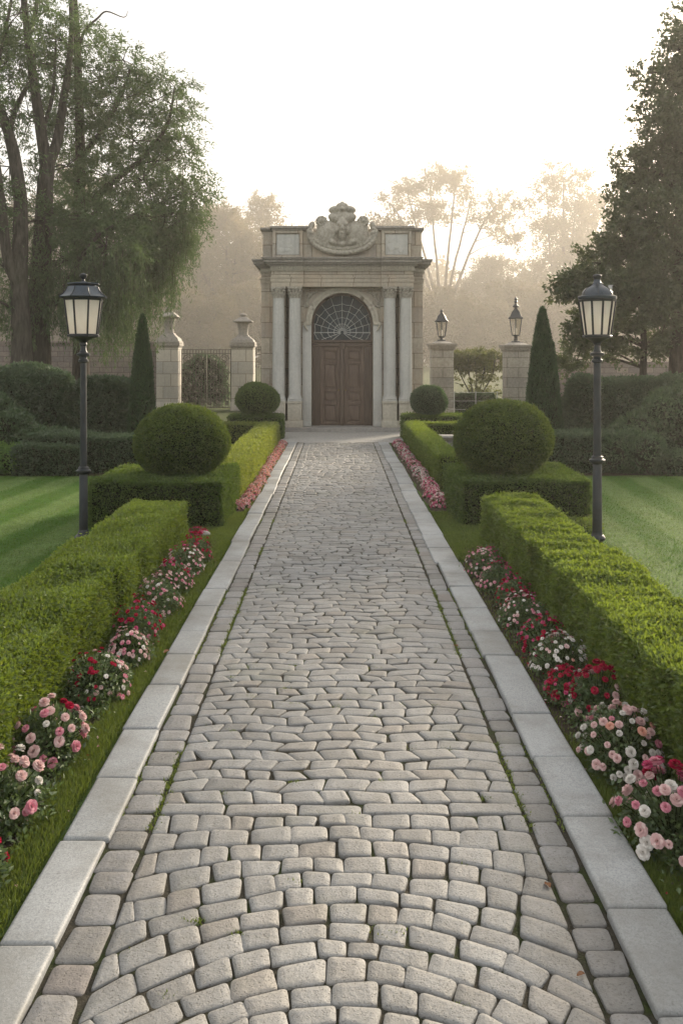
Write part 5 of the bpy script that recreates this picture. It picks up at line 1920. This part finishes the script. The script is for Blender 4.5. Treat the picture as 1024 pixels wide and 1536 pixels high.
def rose(x, y, r, h, mixc, n, br, label, seed, big=True):
    random.seed(seed)
    t = thing('rose_bush', label, 'rose bush', (x, y, .01), random.choice((0, PI)) + random.uniform(-.2, .2), 'rose bushes in the near flower beds')
    t.scale = (.95, 1.24, random.uniform(.9, 1.08))
    px = F / y
    lf = max(.026, min(.05, 3.6 / px * 1.0))
    L = rose_foliage(r, h, 1300 + 900 * (y < 6), (lf * 1.15, lf * .68), seed)
    L.build('foliage', [M['rose_leaf']], t)
    mb = MB()
    pts = []
    tries = 0
    while len(pts) < n and tries < 9000:
        tries += 1
        a = random.uniform(0, 2 * PI); e = math.asin(random.uniform(-.05, 1)) if not big else math.asin(random.uniform(.08, 1))
        k = 1 + random.uniform(-.08, .10)
        p = Vector((math.cos(a) * math.cos(e) * r * k, math.sin(a) * math.cos(e) * r * k, .05 + h * .88 * k * math.sin(e)))
        if all((p - q).length > br * (1.35 if big else 1.1) for q, _ in pts): pts.append((p, random.choices(mixc[0], mixc[1])[0]))
    # crimson flowers stand together, so sort the colours by position
    ang = random.uniform(0, 6.28)
    cols = sorted([c for _, c in pts], key=lambda c: c in ('p_crimson', 'p_hot'))
    pts.sort(key=lambda q: math.cos(ang) * q[0].x + math.sin(ang) * q[0].y + q[0].z * 1.4 + random.gauss(0, .04))
    for (p, _), c in zip(pts, cols):
        me = random.choice(B_BIG if big else B_SMALL)
        o = bpy.data.objects.new('bloom', me); C.objects.link(o); o.parent = t
        o.location = p
        nrm = Vector((p.x / r, p.y / r, p.z / h * .9 + .25)).normalized()
        o.rotation_euler = nrm.to_track_quat('Z', 'Y').to_euler()
        o.rotation_euler.rotate_axis('Z', random.uniform(0, 6.28))
        s = br * random.uniform(.62, 1.16)
        o.scale = (s, s, s * random.uniform(.8, 1))
        o.material_slots[0].link = 'OBJECT'; o.material_slots[0].material = M[c]
        if y < 7: mb.tube([p * .3, p * .75 + Vector((0, 0, .01)), p * .98], [.004, .003, .002], 4)
    if y < 7: mb.build('stems', M['stem'], t)
    return t


M['stem'] = core_mat('green_stem', (.05, .07, .02))
PALE = (('p_pale', 'p_pink', 'p_white'), (6, 3, 2))
PINKC = (('p_pale', 'p_pink', 'p_crimson', 'p_white'), (9, 4, 1.6, 2))
WHITE = (('p_white', 'p_pale', 'p_peach'), (7, 4, 1))
CRIM = (('p_crimson', 'p_hot', 'p_pink'), (6, 2, 1))
HOT = (('p_hot', 'p_pink', 'p_pale', 'p_crimson'), (4, 4, 3, 2))
MIXP = (('p_pale', 'p_white', 'p_hot', 'p_pink'), (5, 4, 2, 2))
left = [
    (-1.55, 3.72, .15, .22, CRIM, 17, .028, 'foremost rose bush of the left bed with a few crimson blooms', True),
    (-1.60, 4.22, .19, .30, PINKC, 37, .029, 'rose bush with large pale pink balls, second from the front in the left bed', True),
    (-1.57, 4.86, .17, .35, PINKC, 37, .027, 'upright pink rose bush topped with crimson, third from the front in the left bed', True),
    (-1.56, 5.80, .18, .34, (('p_pale', 'p_white', 'p_crimson', 'p_pink'), (6, 3, 4, 3)), 96, 0.0176, 'rose bush mixing small pale and crimson blooms, fourth from the front in the left bed', False),
    (-1.50, 6.42, .13, .24, PALE, 96, 0.0160, 'small low rose bush with pale blossoms at the grass edge of the left bed', False),
    (-1.57, 7.0, .17, .33, CRIM, 96, 0.0176, 'all crimson rose bush in the middle of the left bed', False),
    (-1.54, 7.72, .18, .34, PALE, 96, 0.0152, 'dense mound of pale pink blossoms just beyond the crimson bush in the left bed', False),
    (-1.55, 8.42, .17, .33, HOT, 96, 0.0168, 'hot pink and pale mixed rose bush towards the far end of the left bed', False),
    (-1.54, 9.05, .17, .34, MIXP, 96, 0.0160, 'whitish pink rose bush next to last in the left bed', False),
    (-1.50, 9.55, .13, .34, CRIM, 96, 0.0168, 'crimson rose bush at the far end of the left bed', False),
]
right = [
    (1.50, 4.02, .21, .36, (('p_pink', 'p_pale', 'p_white', 'p_hot', 'p_crimson'), (5, 8, 5, 1, 1)), 59, .029, 'tall pink and white rose bush, foremost in the right bed', True),
    (1.505, 4.78, .19, .36, (('p_white', 'p_pale', 'p_peach', 'p_pink'), (8, 6, 2, 1)), 76, .026, 'rose bush of white and pale pink balls, second in the right bed', True),
    (1.57, 5.42, .14, .33, (('p_crimson', 'p_pale', 'p_white'), (4, 3, 2)), 45, .025, 'rose bush with two crimson heads above pale blooms, against the right hedge', True),
    (1.46, 5.74, .12, .20, CRIM, 96, 0.0184, 'low crimson rose bush at the bare soil edge of the right bed', False),
    (1.52, 6.15, .17, .30, WHITE, 96, 0.0160, 'white rose bush with creamy blossoms between two crimson ones in the right bed', False),
    (1.53, 6.70, .16, .29, CRIM, 96, 0.0176, 'broad crimson rose bush in the middle of the right bed', False),
    (1.51, 7.28, .17, .30, MIXP, 96, 0.0152, 'pale white and blush rose bush beyond the broad crimson bush in the right bed', False),
    (1.54, 7.85, .14, .30, CRIM, 96, 0.0168, 'crimson rose bush two places before the far end group of the right bed', False),
    (1.50, 8.42, .17, .29, HOT, 96, 0.0160, 'hot pink and blush rose bush next to last in the right bed', False),
    (1.48, 9.08, .18, .31, (('p_pale', 'p_hot', 'p_pink', 'p_white'), (4, 3, 3, 2)), 96, 0.0160, 'speckled white and pink rose bush at the far end of the right bed', False),
]
for i, (x, y, r, h, mx, n, br, lab, big) in enumerate(left + right):
    rose(x, y, r * 1.2, h * (.94 if big else .88), mx, n, br, lab, 400 + i, big)
# low leafy growth that knits the bushes together
L = Leaves()
for sx_, y0, y1 in ((-1.555, 3.2, 9.7), (1.525, 3.3, 9.3)):
    n = 7000
    y = rng.uniform(y0, y1, n)
    hh = .05 + .05 * (wob(np.c_[y * 0 + sx_, y, y * 0], 5, 61) + .6)
    P = np.c_[rng.normal(sx_, .075, n), y, np.maximum(.012, rng.random(n) * np.clip(hh, .03, .15))]
    L.add(*leaf_quads(P, rdir(n) + np.array([0, 0, .4]), rdir(n) * .7 + np.array([0, 0, .8]), rng.uniform(.02, .042, n), rng.uniform(.012, .024, n), .18))
tag(L.build('ground_cover', [M['rose_leaf']]), kind='stuff')
# petals shed under the bushes and on to the turf and the kerb
L = Leaves()
for i, (x, y, r, h, mx, n, br, lab, big) in enumerate(left + right):
    n = 14
    px_ = rng.normal(x - .07 * np.sign(x), r * .8, n); py_ = rng.normal(y, r, n)
    k = np.abs(px_) > 1.29
    px_, py_ = px_[k], py_[k]; n = len(px_)
    L.add(*leaf_quads(np.c_[px_, py_, np.full(n, .03)], np.c_[rng.normal(0, 1, n), rng.normal(0, 1, n), rng.normal(0, .15, n)], np.c_[rng.normal(0, .3, n), rng.normal(0, .3, n), np.ones(n)], rng.uniform(.014, .024, n), rng.uniform(.012, .02, n), .2), rng.integers(0, 3, n))
tag(L.build('fallen_petals', [M['p_pale'], M['p_pink'], M['p_crimson']]), kind='stuff')

# ================================================================== small bedding flowers along the far hedges
FB = {}


def bedding(cols, seed):
    t = thing('bedding_flower', '', 'flower', (0, 0, 0), 0, 'bedding flowers along the far hedges')
    L = Leaves()
    n = 260
    D = rdir(n); D[:, 2] = np.abs(D[:, 2])
    P = D * np.array([.17, .17, .13]) * rng.random((n, 1)) ** .4
    L.add(*leaf_quads(P + [0, 0, .01], D + rdir(n) * .8, rdir(n), rng.uniform(.03, .05, n), rng.uniform(.018, .03, n), .2))
    L.build('foliage', [M['rose_leaf']], t)
    L = Leaves()
    n = 150
    D = rdir(n); D[:, 2] = np.abs(D[:, 2]) * .9 + .08; D = unit(D)
    P = D * np.array([.175, .175, .16]) * rng.uniform(.85, 1.08, (n, 1))
    ci = rng.integers(0, len(cols), n)
    for k in range(4):
        a = k * PI / 2 + rng.uniform(0, .6, n)
        s = unit(np.cross(D, rdir(n))); u = np.cross(D, s)
        A = s * np.cos(a)[:, None] + u * np.sin(a)[:, None] + D * .35
        L.add(*leaf_quads(P, A, D, rng.uniform(.024, .036, n), rng.uniform(.024, .034, n), .15), ci)
    L.build('blossoms', [M[c] for c in cols], t)
    return t


protoL = [bedding(('p_coral', 'p_pale', 'p_peach'), 1), bedding(('p_coral', 'p_peach', 'p_white', 'p_hot'), 2), bedding(('p_pink', 'p_pale', 'p_coral'), 3)]
protoR = [bedding(('p_pink', 'p_pale', 'p_white'), 4), bedding(('p_hot', 'p_pink', 'p_pale'), 5), bedding(('p_white', 'p_pale', 'p_hot'), 6)]
used = set()
random.seed(5)


def row(protos, x, y0, y1, step, sc, first, rest):
    y = y0
    i = 0
    while y < y1:
        k = random.randrange(3) if i else 2 if x < 0 else 1
        p = protos[k]
        o = p if p.name not in used else copy_tree(p)
        used.add(p.name)
        o.location = (x + random.gauss(0, .02), y, .012); o.rotation_euler = (0, 0, random.uniform(0, 6.28))
        s = sc * random.uniform(.85, 1.15); o.scale = (s * .85, s, s)
        o['label'] = first if i == 0 else rest
        o['group'] = ('coral' if x < 0 else 'pink') + ' bedding flowers along the far hedge'
        y += step * random.uniform(.85, 1.15); i += 1


row(protoL, -1.37, 12.95, 22.6, .27, .72, 'pink bedding flower nearest the camera in the left row under the sunlit hedge', 'coral and pale pink bedding flower in the row under the sunlit left hedge')
row(protoR, 1.50, 13.1, 22.6, .40, .84, 'hot pink bedding flower nearest the camera in the right row beside the hedge', 'pink and white bedding flower in the row along the right hedge')
# the little red plant at the corner of the left square hedge
pr = bedding(('p_crimson', 'p_hot'), 7)
pr.location = (-1.72, 11.05, .01); pr.scale = (.75, .75, .6)
tag(pr, 'small crimson flower plant at the corner of the left square hedge beside a flat stone', 'flower', 'lone bedding flower')
